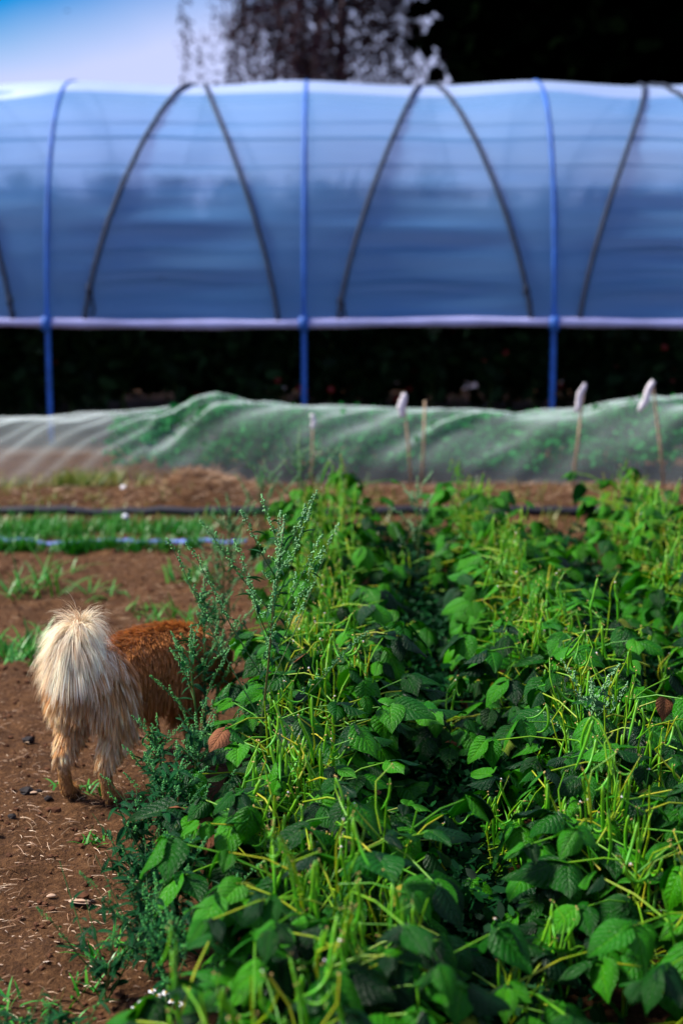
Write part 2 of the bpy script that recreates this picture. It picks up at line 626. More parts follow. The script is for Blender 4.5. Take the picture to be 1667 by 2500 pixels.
for k in range(2600):
    y = random.uniform(8.7, 9.6)
    x = random.uniform(-3.0, 3.0) if k % 3 else random.gauss(-0.98, 0.3)
    p = Vector((x, y, ground_z(x, y) + 0.006))
    an = random.uniform(0, 6.28)
    d = Vector((math.cos(an), math.sin(an), random.uniform(-.1, .5))) * random.uniform(0.03, 0.10)
    mb.tube([p, p + d], [0.0025, 0.0015], 3, False)
o = mb.build('straw_litter', None, M_straw, smooth=False)
tag(o, 'dry straw bits scattered over the brown path', 'straw', kind='stuff')

mb = MB()
for k in range(3200):
    y = 2.4 + 6.8 * random.random() ** 1.3
    x = random.uniform(-2.5, -0.45)
    r = random.uniform(0.003, 0.011) * (1.8 if random.random() < 0.05 else 1)
    mb.blob((x, y, ground_z(x, y) + r * 0.3), r, 1, 1, 0.7, 5, 3, 0.3)
o = mb.build('soil_crumbs', None, M_clod, smooth=False)
tag(o, 'small clods of earth strewn over the path', 'soil', kind='stuff')

# ------------------------------------------------------------------ polytunnel
T_Y0, T_W, T_H = 11.6, 4.1, 3.04
T_CY = T_Y0 + T_W / 2
XH = [at_y(742, 860, T_Y0).x + 2.0 * k for k in range(-3, 4)]
XH[2] = at_y(118, 860, T_Y0).x
XH[4] = at_y(1350, 860, T_Y0).x
BAY = XH[4] - XH[3]
XH = [XH[3] + (XH[3] - XH[2]) * k if k < 0 else XH[3] + BAY * k for k in range(-3, 4)]


def arch(t):                        # t in 0..pi, near foot to far foot
    c, s_ = math.cos(t), math.sin(t)
    return (T_CY - T_W / 2 * math.copysign(abs(c) ** 0.66, c), T_H * max(0, s_) ** 0.72)


ARC = [i * PI / 400 for i in range(401)]
ARC_P = [arch(t) for t in ARC]
ARC_S = [0.0]
for i in range(400):
    ARC_S.append(ARC_S[-1] + math.dist(ARC_P[i], ARC_P[i + 1]))


def arc_at(s_):
    s_ = max(0, min(ARC_S[-1], s_))
    i = int(np.searchsorted(ARC_S, s_, side='right')) - 1
    i = min(i, 399)
    f = (s_ - ARC_S[i]) / max(1e-9, ARC_S[i + 1] - ARC_S[i])
    y = ARC_P[i][0] * (1 - f) + ARC_P[i + 1][0] * f
    z = ARC_P[i][1] * (1 - f) + ARC_P[i + 1][1] * f
    dy = ARC_P[i + 1][0] - ARC_P[i][0]
    dz = ARC_P[i + 1][1] - ARC_P[i][1]
    q = math.hypot(dy, dz)
    return y, z, -dz / q, dy / q       # outward normal


HEM_Z = at_y(833, 795, T_Y0 + 0.02).z
S_HEM = next(ARC_S[i] for i in range(401) if ARC_P[i][1] >= HEM_Z)
S_TOT = ARC_S[-1]

tun = empty('polytunnel', (0, T_CY, 0), 'long polytunnel of bluish translucent film with rolled-up side behind the netting', 'polytunnel')


def loc(p): return Vector((p[0], p[1] - T_CY, p[2]))


def film_pt(x, s_, extra=0.0):
    k = max(i for i in range(len(XH)) if XH[i] <= x + 1e-6) if x >= XH[0] else 0
    k = min(k, len(XH) - 2)
    f = (x - XH[k]) / (XH[k + 1] - XH[k])
    f = min(1, max(0, f))
    sag = math.sin(PI * f) ** 1.8
    y, z, ny, nz_ = arc_at(s_)
    u = s_ / S_TOT
    off = 0.012 - 0.05 * sag
    off += sag * (0.010 * math.sin(s_ * 17 + k) + 0.007 * math.sin(s_ * 31 + 1.3 * k + x * 0.6)) * (1.2 if z < 2.0 else 0.5)
    off += 0.008 * noise.noise(Vector((x * 1.2, s_ * 2.5, k)))
    return Vector((x, y + ny * (off + extra), z + nz_ * (off + extra)))


fx = []
for k in range(len(XH) - 1):
    fx += [XH[k] + (XH[k + 1] - XH[k]) * i / 18 for i in range(18)]
fx.append(XH[-1])
ns = 150
V, F = [], []
for i in range(ns + 1):
    s_ = S_HEM + (S_TOT - S_HEM - 0.02) * i / ns
    for x in fx: V.append(loc(film_pt(x, s_)))
m_ = len(fx)
F = [(j * m_ + i, (j + 1) * m_ + i, (j + 1) * m_ + i + 1, j * m_ + i + 1) for j in range(ns) for i in range(m_ - 1)]
link('film', np_mesh('film', V, F, M_film), tun)

for k, xh in enumerate(XH):
    mb = MB()
    mb.tube([loc((xh, *arc_at(S_TOT * i / 80)[:2])) for i in range(81)], 0.022, 8)
    mb.build('hoop', tun, M_pipe)
for side in (0, 1):
    mb = MB()
    pts = []
    for x in fx[::3] + [fx[-1]]:
        y, z, ny, nz_ = arc_at(S_HEM if side == 0 else S_TOT - S_HEM)
        pts.append(loc((x, y + ny * 0.02, z - 0.005 + 0.012 * math.sin(x * 1.4))))
    b0 = len(mb.v)
    mb.tube(pts, [0.038 + 0.006 * math.sin(i * 2.1) for i in range(len(pts))], 8)
    mb.build('rolled_hem', tun, M_hem)
for k, xh in enumerate(XH):
    y, z, ny, nz_ = arc_at(S_HEM)
    mb = MB()
    mb.tube([loc((xh, y + ny * 0.05, z - 0.06)), loc((xh, y + ny * 0.05, z + 0.05))], 0.042, 8)
    mb.build('hem_clip', tun, M_pipe)
# stretched horizontal wires just under the film, nearest to it where it sags
for py_, rw in ((290, .005), (333, .010), (402, .006), (458, .007), (503, .007), (548, .008), (604, .012), (652, .008), (677, .013), (705, .008), (756, .008)):
    z_ = at_y(833, py_, 11.75 if py_ > 420 else 12.3).z
    s_ = next(ARC_S[i] for i in range(401) if ARC_P[i][1] >= z_)
    pts = []
    for i_, x in enumerate(fx[::2]):
        f = ((x - XH[0]) / BAY) % 1.0
        p = film_pt(x, s_ + 0.02 * noise.noise(Vector((x * 0.8, py_, 0))), -0.012 - 0.05 * abs(math.cos(PI * f)) ** 1.5)
        pts.append(loc(p))
    mb = MB()
    mb.tube(pts, rw, 5)
    mb.build('wire', tun, M_wire)
# ropes laced over the film, one cross in each bay
for k in range(len(XH) - 1):
    xc = (XH[k] + XH[k + 1]) / 2 + (0.05 if k == 3 else (0.07 if k == 2 else 0))
    for sg in (-1, 1):
        hw = 0.79 + random.uniform(-.03, .03)
        pts = []
        for i in range(71):
            u = i / 70
            _, zz, _, _ = arc_at(S_HEM - 0.03 + (S_TOT - 2 * S_HEM + 0.06) * u)
            hf = min(1, max(0, (zz - HEM_Z) / (T_H - HEM_Z)))
            gone = 0.79 * hf ** 1.5 + 0.16 * min(u, 1 - u) * 2
            x = xc + sg * hw * ((1 - gone) if u < 0.5 else -(1 - gone))
            q = film_pt(x, S_HEM - 0.03 + (S_TOT - 2 * S_HEM + 0.06) * u, 0.016)
            pts.append(loc(q))
        mb = MB()
        mb.tube(pts, 0.019, 6)
        rp_ = mb.build('rope', tun, M_rope)
        if (k, sg) in ((2, -1), (3, -1), (3, 1), (1, 1)):
            mb = MB()
            s0 = S_HEM + {(2, -1): 0.24, (3, -1): 0.17, (3, 1): 0.26, (1, 1): 0.2}[(k, sg)]
            u = (s0 - S_HEM) / (S_TOT - 2 * S_HEM)
            p = min(pts, key=lambda v: abs(v.z - arc_at(s0)[1]) + (10 if v.y > 0 else 0))
            mb.blob(p, 0.035, 0.8, 0.7, 1.5, 7, 5, 0.25)
            mb.tube([p, p + Vector((0.03, -0.02, -0.08)), p + Vector((0.04, -0.02, -0.17)), p + Vector((0.015, -0.02, -0.2))], 0.009, 5)
            mb.build('knot', rp_, M_rope)


# ------------------------------------------------------------------ scattered leaf clouds (crowns)
def leaf_cloud(P, size, flat=0.5, jitter=0.4, hang=0.0, aspect=0.55):
    """diamond leaves at points P (n,3)"""
    n = len(P)
    d = rng.normal(size=(n, 3))
    d[:, 2] = d[:, 2] * flat - hang
    d /= np.linalg.norm(d, axis=1)[:, None]
    r_ = rng.normal(size=(n, 3))
    x = np.cross(d, r_)
    x /= np.linalg.norm(x, axis=1)[:, None]
    nn = np.cross(d, x)
    ln = (size * (1 + jitter * rng.uniform(-1, 1, n)))[:, None]
    bend = nn * ln * 0.07
    pts = [P, P + d * ln * 0.25 + x * ln * aspect * 0.42 + bend, P + d * ln * 0.66 + x * ln * aspect * 0.40 + bend,
           P + d * ln, P + d * ln * 0.66 - x * ln * aspect * 0.40 + bend, P + d * ln * 0.25 - x * ln * aspect * 0.42 + bend]
    V_ = np.stack(pts, 1).reshape(-1, 3)
    F_ = np.arange(6 * n).reshape(n, 6)
    return V_, F_


def limb(mb, p, q, r0, r1, wob=0.15, n=6):
    p, q = Vector(p), Vector(q)
    ln = (q - p).length
    pts, rad = [], []
    for i in range(n + 1):
        t = i / n
        pts.append(p.lerp(q, t) + Vector((random.uniform(-1, 1), random.uniform(-1, 1), random.uniform(-1, 1))) * wob * ln * 0.12 * math.sin(PI * t))
        rad.append(r0 + (r1 - r0) * t)
    mb.tube(pts, rad, 6)
    return pts


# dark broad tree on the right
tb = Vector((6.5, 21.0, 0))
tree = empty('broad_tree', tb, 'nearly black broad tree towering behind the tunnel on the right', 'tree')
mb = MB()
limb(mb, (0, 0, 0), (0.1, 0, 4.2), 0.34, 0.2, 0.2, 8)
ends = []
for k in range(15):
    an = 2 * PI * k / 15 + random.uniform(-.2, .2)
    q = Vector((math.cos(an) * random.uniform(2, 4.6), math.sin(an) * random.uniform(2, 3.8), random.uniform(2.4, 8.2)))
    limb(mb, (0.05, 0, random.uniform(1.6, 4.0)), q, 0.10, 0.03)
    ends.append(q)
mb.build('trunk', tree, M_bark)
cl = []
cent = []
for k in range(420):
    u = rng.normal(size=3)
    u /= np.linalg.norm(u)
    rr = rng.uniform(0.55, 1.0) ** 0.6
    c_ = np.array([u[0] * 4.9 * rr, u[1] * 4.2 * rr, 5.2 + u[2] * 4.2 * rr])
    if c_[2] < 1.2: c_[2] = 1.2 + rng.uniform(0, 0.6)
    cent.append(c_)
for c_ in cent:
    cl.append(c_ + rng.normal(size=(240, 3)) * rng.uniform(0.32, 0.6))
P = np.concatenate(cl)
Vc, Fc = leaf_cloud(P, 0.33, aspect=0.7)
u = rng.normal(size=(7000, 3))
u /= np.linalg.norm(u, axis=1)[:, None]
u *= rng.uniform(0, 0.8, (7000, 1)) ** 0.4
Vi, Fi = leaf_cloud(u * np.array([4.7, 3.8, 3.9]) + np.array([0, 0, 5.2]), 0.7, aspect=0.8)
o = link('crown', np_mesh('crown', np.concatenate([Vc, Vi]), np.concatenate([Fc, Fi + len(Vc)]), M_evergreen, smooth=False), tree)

# weeping birch to its left
bb = Vector((-0.10, 23.0, 0))
birch = empty('weeping_birch', bb, 'weeping birch with thin reddish hanging twigs against the sky', 'tree')
mb = MB()
limb(mb, (0, 0, 0), (0.2, 0, 8.6), 0.13, 0.03, 0.3, 10)
P = []
for k in range(46):
    an = rng.uniform(0, 2 * PI)
    z0 = rng.uniform(4.2, 8.4)
    rr = 2.05 * math.sqrt(rng.uniform(0.25, 1.0)) * (1.0 if z0 < 7 else 0.7)
    q = Vector((math.cos(an) * rr + 0.1, math.sin(an) * rr, z0 + rng.uniform(0.0, 0.6)))
    limb(mb, (0.1, 0, z0 - 0.8), q, 0.03, 0.008, 0.3)
    for j in range(10):
        f = rng.uniform(0.6, 1.05)
        s0 = np.array(Vector((0.1, 0, z0 - 0.8)).lerp(q, f)) + rng.normal(size=3) * np.array([0.3, 0.3, 0.12])
        ln = rng.uniform(0.8, 2.6)
        n_ = int(ln * 40)
        t = rng.uniform(0, 1, n_)[:, None]
        sway = rng.normal(size=3) * np.array([0.16, 0.16, 0])
        P.append(s0 + np.array([0, 0, -ln]) * t + sway * t * t + rng.normal(size=(n_, 3)) * 0.05)
        if j < 5:
            e_ = s0 + np.array([0, 0, -ln]) + sway
            mb.tube([s0, (s0 * 0.5 + e_ * 0.5), e_], [0.007, 0.006, 0.003], 3, False)
mb.build('trunk', birch, M_bark)
P = np.concatenate(P)
P = P[P[:, 2] > 1.2]
Vc, Fc = leaf_cloud(P, 0.075, hang=0.8)
link('crown', np_mesh('crown', Vc, Fc, M_birch_leaf, smooth=False), birch)

# low leafy bush peeping over the tunnel between the trees
# ------------------------------------------------------------------ tomato plants inside the tunnel
protos = []
for v in range(3):
    h = 1.9 + 0.15 * v
    mbs = MB()
    mbs.tube([(0, 0, 0), (0.02, 0.01, h * 0.4), (-0.02, 0.02, h * 0.75), (0, 0, h)], [0.012, 0.011, 0.009, 0.005], 5)
    P = []
    for k in range(46):
        z = rng.uniform(0.12, 1.0) * h
        rr = 0.36 * (1.05 - 0.5 * (z / h) ** 3)
        c_ = np.array([rng.normal() * rr * 0.55, rng.normal() * rr * 0.5, z])
        P.append(c_ + rng.normal(size=(30, 3)) * 0.075)
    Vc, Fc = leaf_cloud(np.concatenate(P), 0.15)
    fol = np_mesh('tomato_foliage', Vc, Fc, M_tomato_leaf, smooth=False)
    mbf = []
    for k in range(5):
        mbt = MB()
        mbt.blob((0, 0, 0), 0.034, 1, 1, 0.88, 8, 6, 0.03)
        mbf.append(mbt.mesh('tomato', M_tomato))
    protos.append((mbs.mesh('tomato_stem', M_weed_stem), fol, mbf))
for row, (yy, x0, x1) in enumerate(((12.75, -3.3, 3.4), (13.6, -3.7, 3.8), (14.5, -4.0, 4.1))):
    x = x0
    while x < x1:
        v = random.randrange(3)
        t = empty('tomato_plant', (x + random.uniform(-.05, .05), yy + random.uniform(-.08, .08), 0),
                  'dark tomato plant in the %s row inside the polytunnel' % ('front', 'second', 'rear')[row],
                  'tomato plant', 'tomato plants in %s tunnel row' % ('front', 'second', 'rear')[row], random.uniform(0, 6.28))
        sc = random.uniform(0.9, 1.05)
        t.scale = (sc, sc, sc)
        link('stem', protos[v][0], t)
        f_ = link('foliage', protos[v][1], t)
        f_['kind'] = 'stuff'
        if row == 0:
            for k in range(4):
                a = link('tomato', protos[v][2][k], t)
                an = random.uniform(0, 6.28)
                a.location = (math.cos(an) * 0.26, math.sin(an) * 0.26, random.uniform(0.25, 0.95))
        x += 0.46 if row == 0 else 0.40

# ------------------------------------------------------------------ netting over the crop bed
NY0, NY1 = 9.55, 11.0
net_top = [(-400, 1030), (0, 1028), (120, 1022), (250, 1012), (420, 1003), (470, 980), (520, 968), (600, 985), (700, 996), (850, 1003), (980, 1008), (1100, 1010), (1180, 1012), (1260, 1020), (1340, 1010), (1440, 1005), (1520, 985), (1600, 974), (1667, 978), (2000, 985)]
net_px = [at_y(a, b, 10.15) for a, b in net_top]


def net_h(x):
    return float(np.interp(x, [p.x for p in net_px], [p.z for p in net_px])) - 0.01


def net_pt(x, s_):                  # s_ 0 front edge .. 1 back edge
    h = net_h(x)
    y = NY0 + (NY1 - NY0) * s_
    if s_ < 0.42:
        k = s_ / 0.42
        z = h * (1 - (1 - k) ** 1.7) ** 0.9
    elif s_ < 0.6: z = h
    else:
        k = (1 - s_) / 0.4
        z = h * (1 - (1 - k) ** 2.0)
    amp = 0.042 * math.sin(PI * min(1, s_ * 1.35 + 0.08)) ** 0.7
    d = noise.noise(Vector((x * 1.7 + s_ * 2.2, s_ * 1.5, 5.0))) * 1.2
    if x > -1.35:
        d += 0.9 * (1 - 2.6 * abs(noise.noise(Vector((x * 2.6 - s_ * 4.5, s_ * 1.6, 2.0))))) - 0.2
    else:                           # tight folds pulled down to the left corner
        d += 1.0 * abs(noise.noise(Vector((x * 4.2 - s_ * 7.0, 0.3 * s_, 9.0)))) * 2 - 0.5
    z = max(0.01, z + amp * d * 1.1)
    y += -amp * d * 0.8
    x += 0.03 * noise.noise(Vector((x * 3, s_ * 6, 1)))
    return Vector((x, y, z))


xs = axis([(-4.2, 4.2, 0.035)])
ns = 46
V = [net_pt(x, j / ns) for j in range(ns + 1) for x in xs]
m_ = len(xs)
F = [(j * m_ + i, j * m_ + i + 1, (j + 1) * m_ + i + 1, (j + 1) * m_ + i) for j in range(ns) for i in range(m_ - 1)]
net = link('crop_netting', np_mesh('crop_netting', V, F, M_net))
tag(net, 'white insect netting draped in folds over a low green crop bed', 'netting')
P = []
for k in range(4500):
    x = rng.uniform(-1.7, 4.1)
    if x < -1.15 and rng.random() < (-1.15 - x) / 0.5: continue
    q = np.array(net_pt(x, rng.uniform(0.10, 0.66)))
    dpt = 0.065 + 0.10 * rng.random() ** 2
    q += np.array([0, dpt * 0.8, -dpt * 0.75])
    P.append(q + rng.normal(size=(10, 3)) * np.array([0.05, 0.014, 0.012]))
P = np.concatenate(P)
P = P[P[:, 2] > 0.01]
Vc, Fc = leaf_cloud(P, 0.048, flat=0.4, aspect=0.8)
crop = link('covered_crop', np_mesh('covered_crop', Vc, Fc, M_crop, smooth=False))
tag(crop, 'green leafy crop growing close together under the white netting', 'crop', kind='stuff')

# canes with rags in front of the netting
for k, (tx, ty, bx, by, Y, rag, lab) in enumerate((
        (985, 968, 1003, 1185, 9.35, 1, 'thin cane with a short white rag, second rag-topped cane from the left'),
        (1424, 944, 1395, 1185, 9.30, 2, 'thin cane leaning right with a white rag on its tip, third rag-topped cane from left'),
        (1592, 938, 1620, 1190, 9.25, 3, 'rag-topped cane nearest the right edge of the picture'),
        (764, 1018, 758, 1170, 9.40, 4, 'short cane with a small pale tip before the netting, leftmost of the canes'),
        (1037, 978, 1028, 1180, 9.42, 0, 'bare yellowish stick without a rag in front of the netting'))):
    p, q = at_y(bx, by, Y), at_y(tx, ty, Y)
    d = (q - p).normalized()
    p = p - d * ((p.z + 0.02) / d.z)
    t = empty('cane', (p.x, p.y, 0), lab, 'cane')
    mb = MB()
    lp = Vector((0, 0, -0.03))
    q = q - Vector((p.x, p.y, 0))
    mb.tube([lp, lp.lerp(q, 0.5) + Vector((0.006, 0, 0)), q], [0.011, 0.010, 0.008], 6)
    mb.build('stick', t, M_cane)
    if rag:
        mb = MB()
        hgt = {1: 0.16, 2: 0.19, 3: 0.20, 4: 0.10}[rag]
        wd = {1: 0.028, 2: 0.021, 3: 0.025, 4: 0.015}[rag]
        n_ = 8
        pts, rad = [], []
        for i in range(n_ + 1):
            u = i / n_
            lean = {1: -0.02, 2: -0.05, 3: -0.075, 4: 0.0}[rag]
            pts.append(q + Vector((lean * u + 0.006 * math.sin(u * 9 + k), -0.012, 0.02 - hgt * u + (0.0))))
            rad.append(wd * (0.25 + 0.75 * math.sin(PI * min(1, 0.12 + u * 0.75)) ** 1.2) * random.uniform(.85, 1.1))
        mb.tube(pts, rad, 9)
        ax = q.y
        for i_, v in enumerate(mb.v):
            v.y = ax + (v.y - ax) * 0.45
            v += Vector((random.uniform(-.004, .004), 0, random.uniform(-.006, .006)))
        mb.build('rag', t, M_rag)

# hose and drip tape on the ground
mb = MB()
pts = []
for i in range(61):
    x = -3.2 + 6.0 * i / 60
    y = 8.55 + 0.03 * math.sin(x * 2.1) + 0.02 * noise.noise(Vector((x * 3, 0, 0)))
    pts.append((x, y, ground_z(x, y) + 0.022))
mb.tube(pts, 0.028, 7)
o = mb.build('hose', None, M_hose)
tag(o, 'black hose lying across the soil in front of the netting', 'hose')
V, F = [], []
y_t = at_z(400, 1335).y
for i in range(71):
    x = -2.2 + 1.68 * i / 70
    y = y_t + 0.03 * math.sin(x * 2.5 + 1)
    tw = 0.6 * noise.noise(Vector((x * 3, 1, 1))) + 0.5
    z = ground_z(x, y) + 0.02
    hw = 0.016
    V += [(x, y - hw * math.cos(tw), z - hw * math.sin(tw) + 0.014), (x, y, z + 0.02), (x, y + hw * math.cos(tw), z + hw * math.sin(tw) + 0.014)]
for i in range(70):
    F += [(3 * i, 3 * i + 3, 3 * i + 4, 3 * i + 1), (3 * i + 1, 3 * i + 4, 3 * i + 5, 3 * i + 2)]
me = np_mesh('drip_tape', V, F, M_tape)
o = link('drip_tape', me)
o.modifiers.new('solid', 'SOLIDIFY').thickness = 0.002
tag(o, 'flat pale blue drip tape half hidden in grass beside the bean bed', 'drip tape')


# ------------------------------------------------------------------ grass
def grass_blades(mb, cx, cy, n, rad, h, flat=0.5, wid=0.004):
    for k in range(n):
        an = random.uniform(0, 2 * PI)
        r0 = rad * math.sqrt(random.random())
        x, y = cx + math.cos(an) * r0, cy + math.sin(an) * r0
        z = ground_z(x, y) - 0.005
        ln = h * random.uniform(0.5, 1.2)
        a2 = random.uniform(0, 2 * PI)
        fl = flat * random.uniform(0.3, 1.6)
        d = Vector((math.cos(a2), math.sin(a2), 0))
        sd_ = Vector((-d.y, d.x, 0))
        pr = []
        for i in range(5):
            t = i / 4
            p = Vector((x, y, z)) + d * (ln * fl * t) + Vector((0, 0, ln * (t - 0.55 * fl * t * t)))
            wv = wid * (1 - t) ** 0.6
            pr.append((p - sd_ * wv, p + sd_ * wv))
        b = len(mb.v)
        for a_, c_ in pr: mb.v += [a_, c_]
        for i in range(4):
            mb.f.append((b + 2 * i, b + 2 * i + 1, b + 2 * i + 3, b + 2 * i + 2)); mb.m.append(mb.mi)


mb = MB()
for k in range(170):                # the green band along the tape
    x = random.uniform(-2.7, -0.75)
    y = y_t + 0.42 + random.gauss(0, 0.14)
    grass_blades(mb, x, y, 14, 0.09, 0.10)
for k in range(80):
    x = random.uniform(-2.7, -0.7) if k % 3 == 0 else random.gauss((-2.0, -1.48, -1.15)[k % 3], 0.10)
    grass_blades(mb, x, y_t - 0.06 + random.gauss(0, 0.03), 9, 0.05, 0.075)
for k in range(60):
    x = -2.55 + 0.9 * random.random()
    grass_blades(mb, x, y_t + 0.25 + random.gauss(0, 0.12), 16, 0.1, 0.12)
for lo_, hi_ in ((-60, 85), (145, 280), (340, 356), (392, 410), (470, 490)):
    for k in range(int(abs(hi_ - lo_) / 5) + 3):
        p_ = at_z(random.uniform(lo_, hi_), 1338)
        grass_blades(mb, p_.x, p_.y - random.uniform(0.01, 0.06), 14, 0.03, 0.11)
o = mb.build('grass_band', None, M_grass)
tag(o, 'strip of green grass along the pale drip tape', 'grass', kind='stuff')
mb = MB()
for k in range(40):
    x = random.uniform(-2.6, -0.9)
    grass_blades(mb, x, random.uniform(8.6, 9.3), 6, 0.07, 0.07)
for k in range(60):
    grass_blades(mb, random.gauss(-1.75, 0.25), random.gauss(9.42, 0.08), 10, 0.08, 0.15)
for k in range(70):
    grass_blades(mb, random.uniform(-0.6, 2.8), random.uniform(7.6, 9.3), 8, 0.08, 0.14)
for k in range(50):
    grass_blades(mb, random.uniform(-2.6, -0.5), random.uniform(8.0, 8.5), 5, 0.08, 0.07)
o = mb.build('yellowing_grass', None, M_grass_yellow)
tag(o, 'yellowing grass growing in the soil before the netting', 'grass', kind='stuff')

tufts = [
    (80, 1447, 40, 0.16, 0.26, 0.9, 'large grass tuft with a long upright blade beyond the dog'),
    (15, 1452, 16, 0.10, 0.18, 1.2, 'flat grass tuft at the left edge beyond the dog'),
    (255, 1450, 16, 0.10, 0.13, 1.2, 'low grass tuft straight beyond the tail of the dog'),
    (345, 1492, 12, 0.08, 0.10, 1.2, 'small flat grass tuft beyond the back of the dog'),
    (60, 1605, 60, 0.17, 0.17, 0.9, 'wide grass tuft left of the tail of the dog'),
    (120, 1592, 34, 0.09, 0.17, 0.7, 'grass tuft touching the tail of the dog'),
    (15, 1600, 34, 0.12, 0.15, 0.8, 'grass tuft left of the dog cut by the left edge'),
    (150, 1395, 14, 0.08, 0.08, 1.0, 'little grass tuft just this side of the tape'),
    (215, 1945, 26, 0.05, 0.06, 1.0, 'tiny weed tuft between the hind feet of the dog'),
    (150, 1930, 14, 0.035, 0.05, 1.0, 'tiny weed tuft beside the left hind foot of the dog'),
    (225, 2060, 16, 0.035, 0.06, 0.9, 'sparse seedling tuft on the path in front of the dog'),
    (60, 2470, 18, 0.07, 0.07, 0.9, 'grass tuft at the bottom left corner of the path'),
    (200, 2440, 20, 0.07, 0.07, 0.9, 'low green tuft on the path near the bottom edge'),
    (270, 2330, 30, 0.06, 0.08, 0.9, 'low green tuft under the bushy weeds at the path edge'),
    (420, 1510, 40, 0.14, 0.14, 0.8, 'grass tuft against the bean bed above the dog'),
    (470, 1420, 40, 0.14, 0.16, 0.8, 'grass tuft at the bean bed edge below the tape'),
]
for (px_, py_, n_, rad_, h_, fl_, lab) in tufts:
    p = at_z(px_, py_)
    mb = MB()
    grass_blades(mb, p.x, p.y, n_, rad_, h_, fl_, 0.0055 if py_ < 1900 else 0.004)
    me = mb.mesh('grass_tuft', M_grass)
    me.transform(Matrix.Translation((-p.x, -p.y, 0)))
    o = link('grass_tuft', me)
    o.location = (p.x, p.y, 0)
    tag(o, lab, 'grass tuft')

# stones, clods and a dead leaf on the path
for px_, py_, r_, m_, nm, lab in (
        (66, 1938, 0.016, M_dark, 'clod', 'black clod left of the hind feet of the dog'),
        (95, 1936, 0.008, M_dark, 'clod', 'small dark clod next to the black one'),
        (118, 1956, 0.010, M_dark, 'clod', 'dark crumb just left of the left hind paw'),
        (70, 1815, 0.014, M_dark, 'clod', 'dark clod left of the thigh of the dog'),
        (32, 2000, 0.009, M_dark, 'clod', 'dark crumb near the left edge below the dog')):
    p = at_z(px_, py_)
    mb = MB()
    mb.blob((0, 0, 0), r_, 1.5, 1.1, 0.85, 7, 5, 0.28)
    o = mb.build(nm, None, m_, smooth=False)
    o.location = (p.x, p.y, ground_z(p.x, p.y) + r_ * 0.5)
    tag(o, lab, 'clod')
for px_, py_, r_, lab in ((170, 2212, 0.03, 'curled pale dead leaf lying on the path'), (75, 1945, 0.012, 'white scrap lying against the black clod'),
                          (248, 1862, 0.014, 'pale wood chip behind the hind feet of the dog'), (115, 2200, 0.014, 'forked pale twig on the path')):
    p = at_z(px_, py_)
    mb = MB()
    for j in range(3 if r_ > 0.02 else 1):
        Mx = Matrix.Rotation(random.uniform(-2, -1), 4, 'Z') @ Matrix.Rotation(random.uniform(-.3, .3), 4, 'Y')
        mb.leaf(Mx, r_ * 1.9, r_ * 0.9, random.uniform(-.2, .4), 0.4)
    o = mb.build('dead_leaf' if r_ > 0.02 else 'wood_chip', None, M_chip)
    o.modifiers.new('solid', 'SOLIDIFY').thickness = 0.0015
    o.location = (p.x, p.y, ground_z(p.x, p.y) + 0.008)
    tag(o, lab, 'debris')


# ------------------------------------------------------------------ bean plants
def bean_leaf_mesh(name, mat, fold, droop, edge, seed):
    r_ = random.Random(seed)
    n, m = 14, 8
    V, F, UV = [], [], []
    ph = r_.uniform(0, 6)
    asym = r_.uniform(-.08, .08)
    for i in range(n + 1):
        t = i / n
        wd = 0.40 * (math.sin(PI * max(0.0, t) ** 0.60) ** 0.82 if 0 < t < 1 else 0.0)
        if t > 0.7: wd *= 1 - 0.25 * math.sin(PI * (t - 0.7) / 0.3) ** 1.0 * 0.8
        if i == 0: wd = 0.05
        if i == n: wd = 0.006
        for j in range(m + 1):
            u = 2 * j / m - 1
            x = u * wd * (1 + asym * u)
            y = t - 0.06 * abs(u) * (1 - t) * 1.2
            if i == 0: y -= 0.05 * abs(u)
            a = abs(u)
            z = fold * abs(x) - edge * x * x * 3.0 - droop * t * t
            z += 0.018 * abs(math.sin(PI * (t * 6.5 - a * 2.0))) * min(1, a * 5) * (1 - t * 0.4) * (1 - a ** 3)
            z += 0.022 * math.sin(t * 7 + ph) * u * (0.4 + a)
            V.append((x, y, z))
            UV.append(((u + 1) / 2, t))
    q = m + 1
    F = [(i * q + j, i * q + j + 1, (i + 1) * q + j + 1, (i + 1) * q + j) for i in range(n) for j in range(m)]
    me = np_mesh(name, V, F, mat)
    uvl = me.uv_layers.new(name='UVMap')
    idx = np.empty(len(me.loops), dtype=np.int32)
    me.loops.foreach_get('vertex_index', idx)
    uvl.data.foreach_set('uv', np.asarray(UV, dtype=np.float32)[idx].ravel())
    return me, V, F, UV


LEAVES = {}
for mi, mat in enumerate(M_leaf + [M_leaf_yellow, M_leaf_brown]):
    LEAVES[mi] = [bean_leaf_mesh('bean_leaf', mat, random.uniform(0.05, 0.45), random.uniform(0.05, 0.4), random.uniform(0.1, 0.7), 10 * mi + s)[0] for s in range(6)]
LEAF_RAW = [bean_leaf_mesh('bean_leaf_raw', None, random.uniform(0.05, 0.4), random.uniform(0.05, 0.4), random.uniform(0.1, 0.7), 200 + s)[1:] for s in range(4)]


def pod_mesh(curve, ln, r_):
    mb = MB()
    pts, rad = [], []
    n = 9
    p = Vector((0, 0, 0))
    for i in range(n + 1):
        t = i / n
        an = -PI / 2 + curve * t ** 1.6
        pts.append(p.copy())
        p = p + Vector((math.cos(an), 0, math.sin(an))) * ln / n
        k = 0.35 if i == 0 else (0.12 if i == n else 0.85 + 0.12 * math.sin(t * 22))
        if t > 0.86 and i < n: k = 0.5
        rad.append(r_ * k)
    mb.tube(pts, rad, 6)
    return mb.mesh('pod', M_pod)


